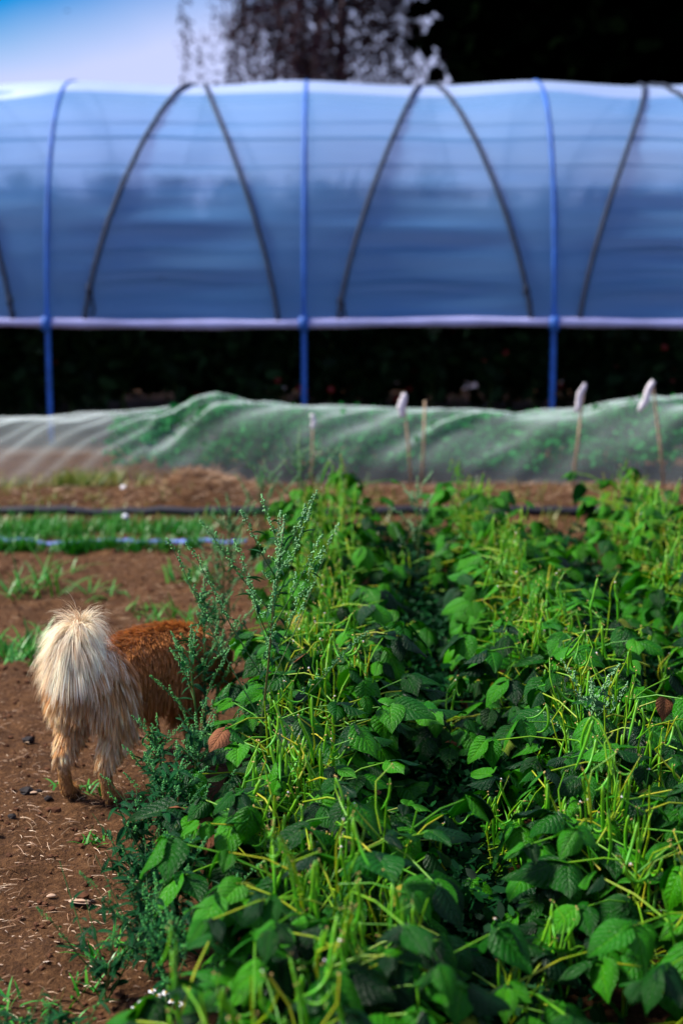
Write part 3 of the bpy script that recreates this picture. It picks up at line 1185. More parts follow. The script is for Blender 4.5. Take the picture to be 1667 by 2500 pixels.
PODS = [pod_mesh(c, l, r_) for c, l, r_ in ((0.2, .12, .0042), (0.5, .13, .0045), (0.0, .11, .0042), (0.9, .10, .0040), (2.2, .10, .0038), (1.5, .09, .0035), (2.9, .085, .0035), (0.3, .14, .0046))]


def rot_to(yaw, pitch, roll):
    return Matrix.Rotation(yaw, 4, 'Z') @ Matrix.Rotation(pitch, 4, 'X') @ Matrix.Rotation(roll, 4, 'Y')


def pick_leaf(hfrac, y):
    k = random.random()
    if k < (0.010 if y < 4.6 else 0.03): return 3
    if k < (0.014 if y < 4.6 else 0.03): return 4
    if k < (0.40 if y < 4.6 else 0.62): return 1
    if k < (0.62 if y < 4.6 else 0.74): return 2
    return 0


def bean_layout(h, hw, dens, rnd):
    """stem polylines, leaf matrices with size, pod matrices, node points"""
    stems, leaves, pods, nodes = [], [], [], []
    nb = rnd.randint(3, 4)
    for b in range(nb):
        an = rnd.uniform(0, 2 * PI)
        sp = rnd.uniform(0.04, 0.17) if b else 0.03
        hb = h * rnd.uniform(0.72, 1.08)
        base = Vector((rnd.uniform(-.015, .015), rnd.uniform(-.015, .015), 0))
        tip = Vector((math.cos(an) * sp, math.sin(an) * sp, hb))
        mid = base.lerp(tip, 0.5) + Vector((math.cos(an), math.sin(an), 0)) * 0.02
        pts = [base, base.lerp(mid, 0.5), mid, mid.lerp(tip, 0.5) + Vector((rnd.uniform(-.012, .012), rnd.uniform(-.012, .012), 0)), tip]
        stems.append((pts, [0.0042, 0.0038, 0.0034, 0.0028, 0.0018]))
        # leaves along the branch
        nl = max(2, int(dens * rnd.uniform(0.8, 1.2)))
        for k in range(nl):
            f = 0.22 + 0.68 * (k + rnd.random()) / nl
            s_ = pts[0].lerp(pts[-1], f)
            a2 = an + rnd.uniform(-1.9, 1.9) if b else rnd.uniform(0, 2 * PI)
            pl = rnd.uniform(0.06, 0.17) * (hw / 0.3)
            d = Vector((math.cos(a2), math.sin(a2), 0))
            top = s_ + d * pl + Vector((0, 0, rnd.uniform(-0.02, 0.09)))
            top.z = min(top.z, h * 0.93)
            stems.append(([s_, s_.lerp(top, 0.5) + Vector((0, 0, 0.012)), top], [0.0022, 0.002, 0.0018]))
            sz = rnd.uniform(0.050, 0.116)
            yaw = a2 - PI / 2
            pit = -rnd.uniform(0.05, 1.15)
            for q, (dy, sc) in enumerate(((0, 1.0), (1.35, 0.92), (-1.35, 0.92))):
                off = d * (0.02 if q == 0 else 0.0)
                M = Matrix.Translation(top + off) @ rot_to(yaw + dy + rnd.uniform(-.25, .25), pit * rnd.uniform(0.7, 1.2) if q == 0 else pit * rnd.uniform(0.5, 1.0), rnd.uniform(-.45, .45)) @ Matrix.Scale(sz * sc, 4)
                leaves.append((M, top.z / h))
        # flower stalks and pods
        for k in range(rnd.randint(1, 3)):
            f = rnd.uniform(0.5, 1.0)
            s_ = pts[0].lerp(pts[-1], f)
            a2 = rnd.uniform(0, 2 * PI)
            up = rnd.uniform(0.05, 0.16)
            e = s_ + Vector((math.cos(a2) * rnd.uniform(.02, .09), math.sin(a2) * rnd.uniform(.02, .09), up))
            e.z = min(e.z, h * 1.18)
            bow = Vector((rnd.uniform(-.03, .03), rnd.uniform(-.03, .03), rnd.uniform(-.005, .02)))
            stems.append(([s_, s_.lerp(e, 0.3) + bow * 0.7, s_.lerp(e, 0.65) + bow, e], [0.0026, 0.0022, 0.0018, 0.0013]))
            nodes.append((e, rnd.uniform(0.0015, 0.0030)))
            nodes.append((s_.lerp(e, rnd.uniform(.3, .8)), rnd.uniform(0.0012, 0.0024)))
            for j in range(rnd.randint(1, 3)):
                pp = s_.lerp(e, rnd.uniform(0.35, 1.0))
                M = Matrix.Translation(pp) @ Matrix.Rotation(rnd.uniform(0, 6.28), 4, 'Z') @ Matrix.Rotation(rnd.uniform(-.5, .5), 4, 'Y') @ Matrix.Scale(rnd.uniform(.75, 1.15), 4)
                pods.append(M)
    return stems, leaves, pods, nodes


def row_words(ri): return ('left row', 'middle row', 'third row from the left', 'rightmost row')[ri]


def band_words(y):
    if y < 2.75: return 'at the bottom edge of the picture', 'front'
    if y < 3.35: return 'level with the bushy weeds', 'near'
    if y < 4.0: return 'in sharp focus nearer than the dog', 'sharp'
    if y < 4.8: return 'level with the dog', 'middle'
    if y < 5.8: return 'beyond the dog, softly blurred', 'further'
    return 'at the far end by the netting', 'far'


def bean_plant(x, y, ri, rnd, hs=1.0):
    h = hs * rnd.uniform(0.40, 0.50) * (1.0 if y < 6.4 else 1.08)
    bw, bg_ = band_words(y)
    t = empty('bean_plant', (x, y, ground_z(x, y)), 'bean plant of the %s, %s' % (row_words(ri), bw), 'bean plant',
              'bean plants, %s, %s part' % (row_words(ri), bg_), rnd.uniform(0, 6.28))
    t.rotation_euler = (rnd.uniform(-.08, .08), rnd.uniform(-.08, .08), rnd.uniform(0, 6.28))
    stems, leaves, pods, nodes = bean_layout(h, 0.39, 8.6 if y < 4.9 else 6.0, rnd)
    mb = MB()
    for pts, rad in stems: mb.tube(pts, rad, 5 if y < 4.5 else 4, False)
    mb.build('stem', t, M_stem)
    mb = MB()
    for p, r_ in nodes:
        for j in range(2): mb.octa(p + Vector((rnd.uniform(-.005, .005), rnd.uniform(-.005, .005), rnd.uniform(-.005, .005))), r_)
    for p, r_ in nodes[::9]:
        mb.mi = 1
        mb.octa(p + Vector((0, 0, 0.004)), r_ * 1.25)
        mb.mi = 0
    o = mb.build('flower_remains', t, M_node, M_flower, smooth=False)
    o['kind'] = 'stuff'
    if y < 4.9:
        for M, hf in leaves:
            o = link('leaf', rnd.choice(LEAVES[pick_leaf(hf, y)]), t)
            o.matrix_basis = M
        for M in pods:
            o = link('pod', rnd.choice(PODS), t)
            o.matrix_basis = M
    else:
        for mi in range(4):
            V_, F_, U_ = [], [], []
            b = 0
            for q, (M, hf) in enumerate(leaves):
                kk = pick_leaf(hf, y)
                if min(kk, 3) != mi: continue
                Vr, Fr, Ur = LEAF_RAW[q % 4]
                A = np.asarray(Vr) @ np.asarray(M.to_3x3()).T + np.asarray(M.translation)
                V_.append(A); F_.append(np.asarray(Fr) + b); U_.append(np.asarray(Ur))
                b += len(A)
            if not V_: continue
            Fm = np.concatenate(F_)
            me = np_mesh('leaves', np.concatenate(V_), Fm, (M_leaf + [M_leaf_yellow])[mi])
            uvl = me.uv_layers.new(name='UVMap')
            uvl.data.foreach_set('uv', np.concatenate(U_).astype(np.float32)[Fm.ravel()].ravel())
            o = link('foliage', me, t)
            o['kind'] = 'stuff'
        for M in pods:
            o = link('pod', rnd.choice(PODS), t)
            o.matrix_basis = M


rnd = random.Random(5)
for ri, xr in enumerate(ROWS):
    y = (2.05, 2.55, 2.9, 4.6)[ri]
    end = 7.35 if ri else 7.2
    while y < end:
        xx = xr + rnd.gauss(0, 0.065)
        if xx < 0.262 * y + 0.35:      # further right is outside the picture
            bean_plant(xx, y, ri, rnd)
        y += 0.145 if y < 5.3 else 0.16

for xf, ri in ((0.30, 0), (1.04, 1)):     # short stragglers leaning into the furrows
    y = 2.6
    while y < 7.0:
        bean_plant(xf + rnd.gauss(0, 0.05), y, ri, rnd, 0.6)
        y += rnd.uniform(0.75, 1.1)

# low creeping weeds in the furrows
P = []
for xf in (0.31, 1.05, 1.79):
    for k in range(900):
        x_, y_ = xf + rng.normal() * 0.11, rng.uniform(2.0, 7.4)
        hh = rng.uniform(0.01, 0.16)
        P.append(np.array([x_, y_, hh]) + rng.normal(size=(16, 3)) * np.array([0.045, 0.045, 0.02]))
P = np.concatenate(P)
P = P[P[:, 2] > 0.005]
Vc, Fc = leaf_cloud(P, 0.036, flat=0.5, aspect=0.5)
o = link('furrow_weeds', np_mesh('furrow_weeds', Vc, Fc, M_furrow, smooth=False))
tag(o, 'low dark creeping weeds filling the furrows between bean rows', 'weeds', kind='stuff')

# ------------------------------------------------------------------ goosefoot weeds
GRAIN = 1.0


def seed_spike(mb, p, d, ln, rnd, r0=0.0075):
    d = d.normalized()
    n = int(ln / 0.0042)
    for i in range(n):
        t = i / max(1, n - 1)
        rr = r0 * GRAIN * (1.15 - t * 0.75)
        c_ = p + d * ln * t
        for j in range(4):
            v = Vector((rnd.gauss(0, 1), rnd.gauss(0, 1), rnd.gauss(0, 1)))
            v = v.normalized() * rr * rnd.uniform(0.4, 1.0)
            mb.octa(c_ + v, rnd.uniform(0.0014, 0.0027) * GRAIN)


def weed_parts(h, seed, spread=0.22, nbr=11, leafy=1.0, low=0.25, lean=(0, 0), seedy=1.0):
    rnd = random.Random(seed)
    st, sd_, lv = MB(), MB(), []
    tip = Vector((lean[0], lean[1], h))
    main = [Vector((0, 0, -0.02))] + [Vector((lean[0] * f * f + rnd.uniform(-.008, .008), lean[1] * f * f, h * f)) for f in (0.25, 0.5, 0.75, 1.0)]

    def on(f):
        f = max(0, min(0.999, f)) * 4
        i = int(f)
        return main[i].lerp(main[i + 1], f - i)
    st.tube([on(i / 12) for i in range(13)], [0.0048 * (1 - 0.75 * i / 12) * (h / 0.8) ** 0.5 + 0.001 for i in range(13)], 6)
    seed_spike(sd_, on(0.86), (on(0.99) - on(0.8)), h * 0.15, rnd, 0.008)
    for b in range(9):
        f = 0.78 + 0.19 * b / 9
        an = b * 2.4 + rnd.uniform(-.4, .4)
        seed_spike(sd_, on(f), Vector((math.cos(an), math.sin(an), 0.9)), 0.055 * (1.1 - b / 9), rnd, 0.006)
    for b in range(nbr):
        f = low + (0.93 - low) * (b + rnd.random() * 0.7) / nbr
        an = b * 2.4 + rnd.uniform(-.4, .4)
        ln = spread * (1.35 - f) * rnd.uniform(0.75, 1.2) * (1.0 if f < 0.75 else 0.75)
        el = rnd.uniform(0.55, 1.05)
        d = Vector((math.cos(an) * math.cos(el), math.sin(an) * math.cos(el), math.sin(el)))
        p = on(f)
        e = p + d * ln + Vector((0, 0, ln * 0.22))
        st.tube([p, p.lerp(e, 0.5) - Vector((0, 0, ln * 0.05)), e], [0.0022, 0.0017, 0.001], 4, False)
        nsp = 3 + int(ln / 0.06)
        for k in range(nsp):
            g = 0.45 + 0.55 * k / max(1, nsp - 1)
            if rnd.random() > seedy: continue
            q = p.lerp(e, g)
            a3 = rnd.uniform(0, 6.28)
            dd = (d + Vector((math.cos(a3), math.sin(a3), rnd.uniform(0.2, .9))) * (0.7 if k < nsp - 1 else 0.1))
            seed_spike(sd_, q, dd, rnd.uniform(0.014, 0.032) * (1.7 if k == nsp - 1 else 1), rnd, 0.0064)
        for k in range(int(5 * leafy)):
            g = rnd.uniform(0.05, 0.9)
            q = p.lerp(e, g)
            lv.append((Matrix.Translation(q) @ rot_to(rnd.uniform(0, 6.28), rnd.uniform(-.6, .5), rnd.uniform(-.5, .5)), rnd.uniform(0.022, 0.05), rnd.uniform(0.007, 0.014)))
    for k in range(int(h * 26 * leafy)):
        f = rnd.uniform(0.12, 0.92)
        lv.append((Matrix.Translation(on(f)) @ rot_to(rnd.uniform(0, 6.28), rnd.uniform(-.7, .5), rnd.uniform(-.4, .4)), rnd.uniform(0.03, 0.06) * (1.25 - 0.6 * f), rnd.uniform(0.009, 0.017)))
    return st, sd_, lv


def uv_fill(me):
    uvl = me.uv_layers.new(name='UVMap')
    n = len(me.loops)
    idx = np.empty(n, dtype=np.int32)
    me.loops.foreach_get('vertex_index', idx)
    k = idx % 18
    u = (k % 3) / 2
    v = (k // 3) / 5
    uvl.data.foreach_set('uv', np.stack([u, v], 1).astype(np.float32).ravel())


LANCE = []
for s in range(4):
    mb = MB()
    mb.leaf(Matrix.Identity(4), 1.0, 0.3 + 0.05 * s, 0.15 + 0.12 * s, 0.5)
    me = mb.mesh('weed_leaf', M_weed_leaf)
    uv_fill(me)
    LANCE.append(me)


def weed(p, h, seed, lab, single=False, **kw):
    st, sd_, lv = weed_parts(h, seed, **kw)
    t = empty('goosefoot_weed', (p[0], p[1], ground_z(p[0], p[1])), lab, 'weed', 'weeds along the bean bed')
    st.build('stem', t, M_weed_stem)
    o = sd_.build('seed_heads', t, M_weed_seed, smooth=False)
    o['kind'] = 'stuff'
    if single:
        for i, (M, ln, wd) in enumerate(lv):
            o = link('leaf', LANCE[i % 4], t)
            o.matrix_basis = M @ Matrix.Diagonal((wd / 0.35, ln, ln, 1))
    else:
        mb = MB()
        for M, ln, wd in lv: mb.leaf(M, ln, wd, 0.25, 0.5)
        me = mb.mesh('weed_foliage', M_weed_leaf)
        uv_fill(me)
        o = link('foliage', me, t)
        o['kind'] = 'stuff'
    return t


def gp(px_, py_, y): # ground x for a pixel column at distance y
    return at_y(px_, py_, y).x


GRAIN = 1.2
weed((gp(628, 1850, 3.72), 3.72), 0.93, 1, 'tallest goosefoot weed rising above the bean row in the middle', True, spread=0.40, nbr=15, low=0.34, leafy=0.7, lean=(0.085, 0))
GRAIN = 1.0
weed((gp(480, 1900, 3.85), 3.85), 0.60, 2, 'seed-headed weed standing right before the flank of the dog', True, spread=0.17, nbr=12, leafy=0.9, low=0.3)
weed((gp(505, 1800, 4.35), 4.35), 0.62, 3, 'slender weed spire behind the flank weed, between dog and tall weed', spread=0.13, nbr=11)
weed((gp(418, 2050, 3.62), 3.62), 0.38, 4, 'weed with arching seed stalk right of the right hind paw', True, spread=0.17, nbr=10, leafy=1.3, lean=(-0.04, 0))
weed((gp(425, 2100, 3.40), 3.40), 0.36, 5, 'dense leafy weed below the flank weed at the path edge', True, spread=0.19, nbr=11, leafy=2.2, seedy=0.4)
weed((gp(375, 2150, 3.30), 3.30), 0.27, 6, 'leafy dark weed leaning over the path, leftmost of the clump', True, spread=0.20, nbr=9, leafy=3.0, low=0.1, lean=(-0.05, 0), seedy=0.4)
weed((gp(440, 2250, 3.10), 3.10), 0.30, 7, 'bushy dark weed in front of the quilted bean leaves', True, spread=0.20, nbr=10, leafy=3.0, low=0.1, seedy=0.4)
weed((gp(365, 2310, 3.02), 3.02), 0.20, 8, 'low spreading weed on the soil at the lower path edge', spread=0.22, nbr=10, leafy=3.0, low=0.08, seedy=0.25)
weed((gp(405, 2400, 2.86), 2.86), 0.22, 22, 'bushy dark weed by the white daisies', spread=0.20, nbr=10, leafy=3.0, low=0.08, seedy=0.3)
weed((gp(345, 2230, 3.16), 3.16), 0.21, 23, 'low leafy weed between the two bushy weeds of the clump', spread=0.18, nbr=10, leafy=3.0, low=0.08, seedy=0.3)
weed((gp(395, 2020, 3.5), 3.5), 0.30, 24, 'leafy weed at the foot of the arching seed stalk', spread=0.16, nbr=10, leafy=2.6, low=0.1, seedy=0.4)
weed((gp(430, 2330, 2.72), 2.72), 0.30, 9, 'blurred weed spire rising at the bottom beside the bean leaves', spread=0.12, nbr=8, leafy=0.8)
weed((gp(480, 2000, 3.55), 3.55), 0.42, 10, 'weed growing up through the left side of the bean row', spread=0.18, nbr=10, leafy=1.8, seedy=0.4)
weed((gp(530, 1700, 4.6), 4.6), 0.48, 12, 'weed at the bed edge by the head of the dog', spread=0.2, nbr=10, leafy=1.2)
weed((gp(545, 1480, 5.5), 5.5), 0.5, 13, 'blurred leafy weed at the bed edge beyond the dog', spread=0.22, nbr=10, leafy=1.4)
weed((gp(560, 1400, 6.1), 6.1), 0.5, 14, 'blurred leafy weed at the bed edge below the tape end', spread=0.24, nbr=10, leafy=1.4)
weed((gp(640, 1300, 6.9), 6.9), 0.55, 15, 'far blurred weed at the end of the left bean row', spread=0.24, nbr=10, leafy=1.4)
weed((gp(730, 1250, 7.3), 7.3), 0.62, 16, 'tall blurred weed clump topping the end of the left bean row', spread=0.3, nbr=12, leafy=1.6)
weed((gp(1450, 1800, 3.6), 3.65), 0.50, 17, 'weed growing among the pods of the middle bean row', spread=0.2, nbr=9, leafy=0.9)
weed((gp(1020, 1300, 6.3), 6.3), 0.60, 18, 'blurred goosefoot spire between the bean rows far off', spread=0.18, nbr=9)
weed((gp(150, 2450, 2.62), 2.62), 0.08, 19, 'small blurred weed on the path at the bottom left', spread=0.12, nbr=8, leafy=1.8, low=0.05, seedy=0.15)
weed((gp(20, 2440, 2.6), 2.6), 0.09, 20, 'small blurred weed cut by the left edge at the bottom', spread=0.16, nbr=8, leafy=1.8, low=0.05, seedy=0.15)
weed((gp(260, 2360, 2.9), 2.9), 0.09, 21, 'small trailing weed on the bare path at the clump foot', spread=0.2, nbr=9, leafy=2.0, low=0.05, seedy=0.15)

# little white daisies at the bottom
for k, (px_, py_) in enumerate(((330, 2460), (345, 2448), (372, 2420), (385, 2432), (405, 2425), (420, 2445), (438, 2452), (400, 2462), (432, 2425), (362, 2480))):
    p = at_y(px_, py_, 2.62 + 0.03 * (k % 4))
    t = empty('daisy', (p.x, p.y, 0), 'small white daisy in the blurred clump at the bottom, one of several alike', 'daisy', 'white daisies at the bottom edge')
    mb = MB()
    mb.tube([(0, 0, -0.01), (0.004, 0, p.z * 0.6), (0, 0, p.z)], 0.0012, 4)
    mb.build('stem', t, M_weed_stem)
    mb = MB()
    for j in range(9):
        mb.leaf(Matrix.Translation((0, 0, p.z)) @ Matrix.Rotation(random.uniform(-.5, .5), 4, 'X') @ rot_to(j * 2 * PI / 9, 0.1, 0), 0.0085, 0.004, 0.1, 0.2, 3)
    mb.build('petals', t, M_petal)
    mb = MB()
    mb.blob((0, 0, p.z + 0.002), 0.003, 1, 1, 0.7, 6, 4)
    mb.build('flower_centre', t, M_gold)

# two white seed heads on the far soil
for px_, py_, lab in ((302, 1193, 'round white seed head just before the netting'), (306, 1263, 'round white seed head beside the black hose')):
    p = at_y(px_, py_, 9.2 if py_ < 1230 else 8.35)
    t = empty('seed_clock', (p.x, p.y, 0), lab, 'flower')
    mb = MB()
    mb.tube([(0, 0, -0.01), (0.004, 0, p.z * 0.6), (0, 0, p.z)], 0.002, 4)
    mb.build('stem', t, M_weed_stem)
    mb = MB()
    mb.blob((0, 0, p.z), 0.022, 1, 1, 1, 8, 6, 0.15)
    mb.build('head', t, M_petal)

# ------------------------------------------------------------------ dog
def dog():
    root = empty('dog', (0, 0, 0), 'ginger dog seen from behind with bushy cream tail, head in the beans', 'dog')
    J = {}
    verts, edges, rad = [], [], []

    def chain(prev, pts):
        for (x, y, z, r_) in pts:
            verts.append((x, y, z)); rad.append(r_)
            if prev is not None: edges.append((prev, len(verts) - 1))
            prev = len(verts) - 1
        return prev
    pel = chain(None, [(0.0, 0, 0.365, 0.098)])
    loin = chain(pel, [(0.13, 0, 0.362, 0.106)])
    rib = chain(loin, [(0.28, 0, 0.347, 0.126)])
    che = chain(rib, [(0.43, 0, 0.338, 0.128)])
    nk = chain(che, [(0.54, 0, 0.34, 0.085), (0.62, 0, 0.29, 0.072)])
    sk = chain(nk, [(0.69, 0, 0.235, 0.072), (0.735, 0, 0.20, 0.056), (0.79, 0, 0.155, 0.032), (0.825, 0, 0.125, 0.025)])
    for sg in (-1, 1):
        dx = 0.0 if sg > 0 else 0.012
        chain(pel, [(0.01, 0.060 * sg, 0.32, 0.078), (0.040, 0.074 * sg, 0.245, 0.052), (-0.015, 0.074 * sg, 0.185, 0.034), (-0.055 + dx, 0.072 * sg, 0.145, 0.023),
                    (-0.048 + dx, 0.070 * sg, 0.085, 0.019), (-0.035 + dx, 0.070 * sg, 0.030, 0.021), (0.012 + dx, 0.072 * sg, 0.018, 0.021)])
        chain(che, [(0.44, 0.07 * sg, 0.27, 0.055), (0.41, 0.075 * sg, 0.205, 0.036), (0.435, 0.072 * sg, 0.11, 0.024), (0.445, 0.072 * sg, 0.035, 0.022), (0.485, 0.072 * sg, 0.018, 0.021)])
    tl = chain(pel, [(-0.065, 0, 0.425, 0.035), (-0.085, 0.0, 0.475, 0.026), (-0.070, 0.004, 0.520, 0.022), (-0.035, 0.010, 0.535, 0.018), (0.0, 0.014, 0.515, 0.014)])
    me = bpy.data.meshes.new('dog_skeleton')
    me.from_pydata(verts, edges, [])
    ob = bpy.data.objects.new('dog_skeleton', me)
    C.objects.link(ob)
    sm = ob.modifiers.new('skin', 'SKIN')
    sm.use_smooth_shade = True
    for i, sv in enumerate(me.skin_vertices[0].data):
        sv.radius = (rad[i], rad[i])
        sv.use_root = (i == 0)
    ss = ob.modifiers.new('sub', 'SUBSURF')
    ss.levels = ss.render_levels = 2
    dg = bpy.context.evaluated_depsgraph_get()
    body_me = bpy.data.meshes.new_from_object(ob.evaluated_get(dg))
    bpy.data.objects.remove(ob)
    zmin = min(v.co.z for v in body_me.vertices)
    for v in body_me.vertices: v.co.z -= zmin
    body_me.calc_loop_triangles()
    nv = len(body_me.vertices)
    co = np.empty(nv * 3); body_me.vertices.foreach_get('co', co); co = co.reshape(-1, 3)
    no = np.empty(nv * 3); body_me.vertices.foreach_get('normal', no); no = no.reshape(-1, 3)
    tri = np.empty(len(body_me.loop_triangles) * 3, dtype=np.int32)
    body_me.loop_triangles.foreach_get('vertices', tri); tri = tri.reshape(-1, 3)

    CREAM = np.array([0.86, 0.60, 0.32]); WHITE = np.array([0.98, 0.81, 0.58]); TAN = np.array([0.50, 0.26, 0.09])
    GING = np.array([0.47, 0.18, 0.042]); DARK = np.array([0.08, 0.025, 0.010])

    def color_at(p):
        x, y, z = p[:, 0], p[:, 1], p[:, 2]
        c_ = np.tile(GING, (len(p), 1))

        def put(f, col):
            nonlocal c_
            f = np.clip(f, 0, 1)[:, None]
            c_ = c_ * (1 - f) + col * f
        # cream rump and breeches, ginger saddle
        put((0.035 - x) / 0.05 * (z < 0.40), CREAM)
        put((0.10 - x) / 0.07 * np.clip((0.30 - z) / 0.06, 0, 1), CREAM)
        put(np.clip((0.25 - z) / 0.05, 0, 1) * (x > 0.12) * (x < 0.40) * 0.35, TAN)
        put(np.clip((z - 0.33) / 0.04, 0, 1) * (x < 0.03) * (z < 0.43) * 0.85, TAN)  # tan rump below the tail, with the tail's shadow painted in
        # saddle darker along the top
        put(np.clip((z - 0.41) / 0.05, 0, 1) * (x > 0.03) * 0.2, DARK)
        # shanks and paws
        put((0.128 - z) / 0.03, TAN)
        put((0.030 - z) / 0.012 * 0.75, DARK)
        # tail
        tf = ((x < 0.03) & (z > 0.44)).astype(float)
        put(tf, WHITE)
        return c_

    # skin underneath
    ca = body_me.color_attributes.new('tint', 'FLOAT_COLOR', 'POINT')
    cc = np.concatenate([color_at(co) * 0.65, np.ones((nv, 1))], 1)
    ca.data.foreach_set('color', cc.astype(np.float32).ravel())
    mcoat = Mat('dog_coat', 0.65, 0.25)
    at = mcoat.n('ShaderNodeAttribute', attribute_name='tint')
    mcoat.color(at.outputs['Color'])
    body_me.materials.clear()
    body_me.materials.append(mcoat.m)
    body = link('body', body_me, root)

    # fur strands
    a, b, c = co[tri[:, 0]], co[tri[:, 1]], co[tri[:, 2]]
    area = np.linalg.norm(np.cross(b - a, c - a), axis=1) / 2
    nh = 110000
    cen = (a + b + c) / 3
    wgt = area.copy()
    wgt[(cen[:, 0] > 0.5)] *= 0.5
    istail = (cen[:, 0] < 0.035) & (cen[:, 2] > 0.43)
    wgt[istail] *= 5.0
    wgt[(cen[:, 0] < 0.06) & (cen[:, 2] < 0.43) & (cen[:, 2] > 0.16)] *= 1.6
    pick = rng.choice(len(tri), nh, p=wgt / wgt.sum())
    r1, r2 = np.sqrt(rng.random(nh)), rng.random(nh)
    w0, w1, w2 = 1 - r1, r1 * (1 - r2), r1 * r2
    p = a[pick] * w0[:, None] + b[pick] * w1[:, None] + c[pick] * w2[:, None]
    n = no[tri[pick, 0]] * w0[:, None] + no[tri[pick, 1]] * w1[:, None] + no[tri[pick, 2]] * w2[:, None]
    n /= np.linalg.norm(n, axis=1)[:, None] + 1e-9
    x, y, z = p[:, 0], p[:, 1], p[:, 2]
    tail = (x < 0.035) & (z > 0.43)
    breech = (~tail) & (x < 0.06) & (z > 0.14)
    shank = z < 0.14
    head = x > 0.62
    ln = np.full(nh, 0.034)
    ln[(z < 0.30) & (x > 0.1) & (x < 0.5)] = 0.070
    ln[breech] = 0.078
    ln[breech & (z < 0.28)] = 0.060
    ln[breech & (z < 0.21)] = 0.042
    ln[breech & (z < 0.33) & (np.abs(y) < 0.045)] = 0.028
    ln[shank] = 0.014
    ln[shank & (z < 0.05)] = 0.016
    ln[head] = 0.026
    ln[tail] = 0.130
    # clumps
    ck = np.floor(p / 0.013 + rng.uniform(-.22, .22, (nh, 3))).astype(np.int64)
    hsh = (ck[:, 0] * 73856093 ^ ck[:, 1] * 19349663 ^ ck[:, 2] * 83492791) & 0xffff
    crs = np.random.default_rng(3).random((65536, 4))
    cr = crs[hsh]
    ln *= (0.72 + 0.5 * cr[:, 0]) * rng.uniform(0.45, 1.15, nh)
    flow = np.zeros((nh, 3)); flow[:, 0] = -0.75; flow[:, 2] = -0.65
    flow[shank] = (-0.1, 0, -1)
    flow[breech] = (-0.25, 0, -1.0)
    flow[head] = (-0.8, 0, 0.35)
    flow -= n * np.minimum(0, (flow * n).sum(1))[:, None]
    d0 = flow + n * np.where(tail, 1.25, np.where(breech, 0.75, 0.42))[:, None] + (cr[:, 1:4] - 0.5) * 0.28 + rng.normal(size=(nh, 3)) * 0.05
    tdir = n * np.array([1.0, 1.45, 0.9]) + np.array([-0.40, 0, 0.40]) + (cr[:, 1:4] - 0.5) * 0.5 + rng.normal(size=(nh, 3)) * 0.06
    d0[tail] = tdir[tail]
    d0 /= np.linalg.norm(d0, axis=1)[:, None]
    seg = 5
    grav = np.where(tail, 1.15, np.where(breech, 0.55, 0.2))
    steps = [p - n * 0.002]
    dirv = d0.copy()
    for i in range(seg):
        dirv = dirv + np.array([0, 0, -1.0]) * (grav / seg * 1.9)[:, None]
        dirv /= np.linalg.norm(dirv, axis=1)[:, None]
        q = steps[-1] + dirv * (ln / seg)[:, None]
        q[:, 2] = np.maximum(q[:, 2], 0.002)
        steps.append(q)
    Pp = np.stack(steps, 1)
    # draw the strands together into locks
    gi = rng.choice(nh, 8000, replace=False)
    kd = KDTree(len(gi))
    for q0, g in enumerate(gi): kd.insert(p[g], q0)
    kd.balance()
    own = np.array([gi[kd.find(v)[1]] for v in p])
    pull = np.where(tail | breech, 0.5, 0.4)[:, None] * (np.linspace(0, 1, seg + 1) ** 0.8)[None, :]
    Pp = Pp * (1 - pull)[:, :, None] + Pp[own] * pull[:, :, None]
    gcr = crs[(own * 7919) & 0xffff]
    side = np.cross(d0, rng.normal(size=(nh, 3)))
    side /= np.linalg.norm(side, axis=1)[:, None] + 1e-9
    wd = np.where(tail | breech, 0.0008, 0.0009)[:, None]
    prof = np.array([1.0, 1.0, 0.92, 0.78, 0.55, 0.12])
    Lf = Pp - side[:, None, :] * (wd * prof[None, :])[:, :, None]
    Rt = Pp + side[:, None, :] * (wd * prof[None, :])[:, :, None]
    VV = np.stack([Lf, Rt], 2).reshape(-1, 3)
    base = (np.arange(nh) * (seg + 1) * 2)[:, None] + (np.arange(seg) * 2)[None, :]
    FF = np.stack([base, base + 1, base + 3, base + 2], 2).reshape(-1, 4)
    fm = np_mesh('fur', VV, FF, None)
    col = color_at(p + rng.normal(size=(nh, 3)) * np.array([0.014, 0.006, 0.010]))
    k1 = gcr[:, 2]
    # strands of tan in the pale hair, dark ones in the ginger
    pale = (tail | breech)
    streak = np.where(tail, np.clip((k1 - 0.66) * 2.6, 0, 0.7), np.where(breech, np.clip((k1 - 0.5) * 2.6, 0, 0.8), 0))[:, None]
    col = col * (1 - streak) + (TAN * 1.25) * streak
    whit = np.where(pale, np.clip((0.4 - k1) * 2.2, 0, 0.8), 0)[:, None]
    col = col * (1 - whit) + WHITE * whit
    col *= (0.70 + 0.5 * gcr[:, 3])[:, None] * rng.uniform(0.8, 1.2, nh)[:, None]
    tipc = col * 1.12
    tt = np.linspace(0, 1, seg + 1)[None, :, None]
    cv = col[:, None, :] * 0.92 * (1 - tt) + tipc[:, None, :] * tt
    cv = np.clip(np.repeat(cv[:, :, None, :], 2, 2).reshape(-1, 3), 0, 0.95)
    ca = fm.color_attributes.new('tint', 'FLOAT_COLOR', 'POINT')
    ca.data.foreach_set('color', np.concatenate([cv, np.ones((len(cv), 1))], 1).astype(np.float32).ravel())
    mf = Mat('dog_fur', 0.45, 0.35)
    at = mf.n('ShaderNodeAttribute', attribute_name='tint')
    mf.color(at.outputs['Color'])
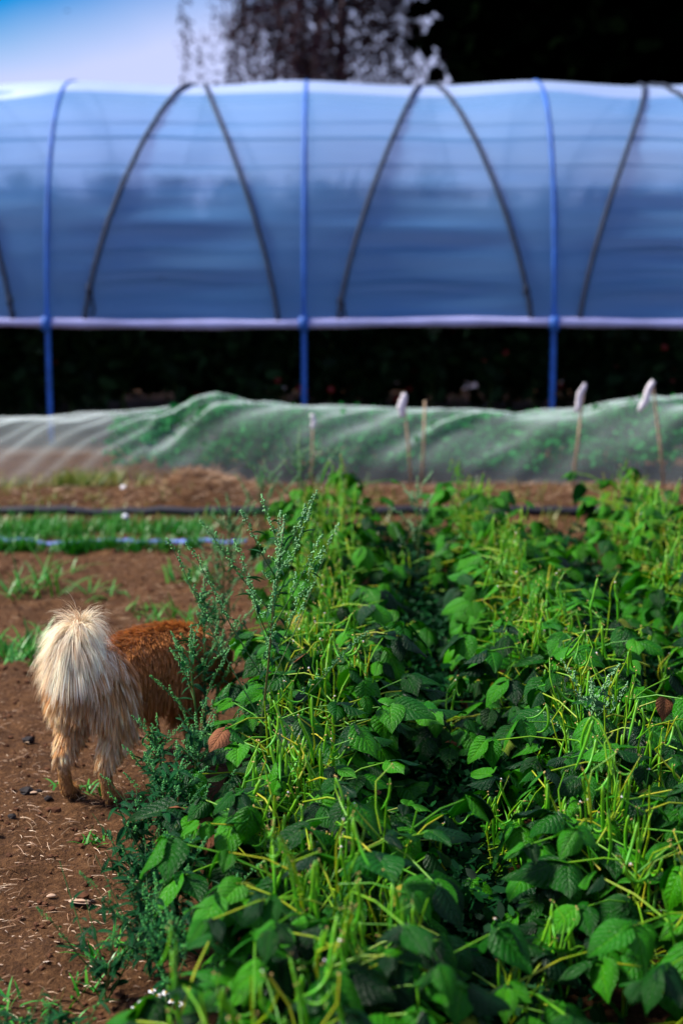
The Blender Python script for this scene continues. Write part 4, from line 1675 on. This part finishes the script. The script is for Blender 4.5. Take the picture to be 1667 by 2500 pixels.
    mf.translucent(0.22, at.outputs['Color'])
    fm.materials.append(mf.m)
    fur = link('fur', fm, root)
    fur['kind'] = 'stuff'
    # ears, nose and eyes
    mskin = plain('dog_nose', (0.012, 0.009, 0.009), 0.35, 0.5, 0.2)
    mear = plain('dog_ear', (0.16, 0.05, 0.016), 0.8, 0.2, 0.35, 60)
    for sg in (-1, 1):
        mb = MB()
        mb.leaf(Matrix.Translation((0.685, 0.05 * sg, 0.285 - zmin)) @ Matrix.Rotation(sg * 0.35, 4, 'X') @ Matrix.Rotation(PI / 2 + sg * 1.15 - 1.57, 4, 'Z'), 0.085, 0.06, 0.75, 0.3, 5)
        e = mb.build('ear', root, mear)
        e.modifiers.new('solid', 'SOLIDIFY').thickness = 0.008
        mb = MB()
        mb.blob((0.762, 0.036 * sg, 0.205 - zmin), 0.008, 1, 1, 1, 8, 6)
        mb.build('eye', root, mskin)
    mb = MB()
    mb.blob((0.848, 0, 0.118 - zmin), 0.015, 0.8, 1, 0.8, 8, 6)
    mb.build('nose', root, mskin)
    return root


dg_ = dog()
f1, f2 = at_z(168, 1966), at_z(268, 1972)
mid = (f1 + f2) / 2
HEAD = R(65)                         # heading measured from +X
dg_.rotation_euler = (0, 0, HEAD)
dg_.scale = (1.0, 1.0, 1.0)
hv = Vector((math.cos(HEAD), math.sin(HEAD), 0))
dg_.location = (mid.x + hv.x * 0.03, mid.y + hv.y * 0.03, ground_z(mid.x, mid.y) - 0.004)

# ------------------------------------------------------------------ bird, a speck in the sky
p = at_y(165, 27, 45)
t = empty('bird', p, 'tiny dark bird flying in the blue upper left sky', 'bird')
mb = MB()
mb.tube([(-.07, 0, 0), (-.04, 0, .004), (0, 0, .006), (.04, 0, .004), (.065, 0, 0)], [.003, .014, .018, .013, .004], 6)
mb.build('body', t, M_dark)
for sg in (-1, 1):
    mb = MB()
    mb.leaf(Matrix.Rotation(0 if sg > 0 else PI, 4, 'Z'), 0.11, 0.05, -0.2, 0.1, 5)
    mb.build('wing', t, M_dark)
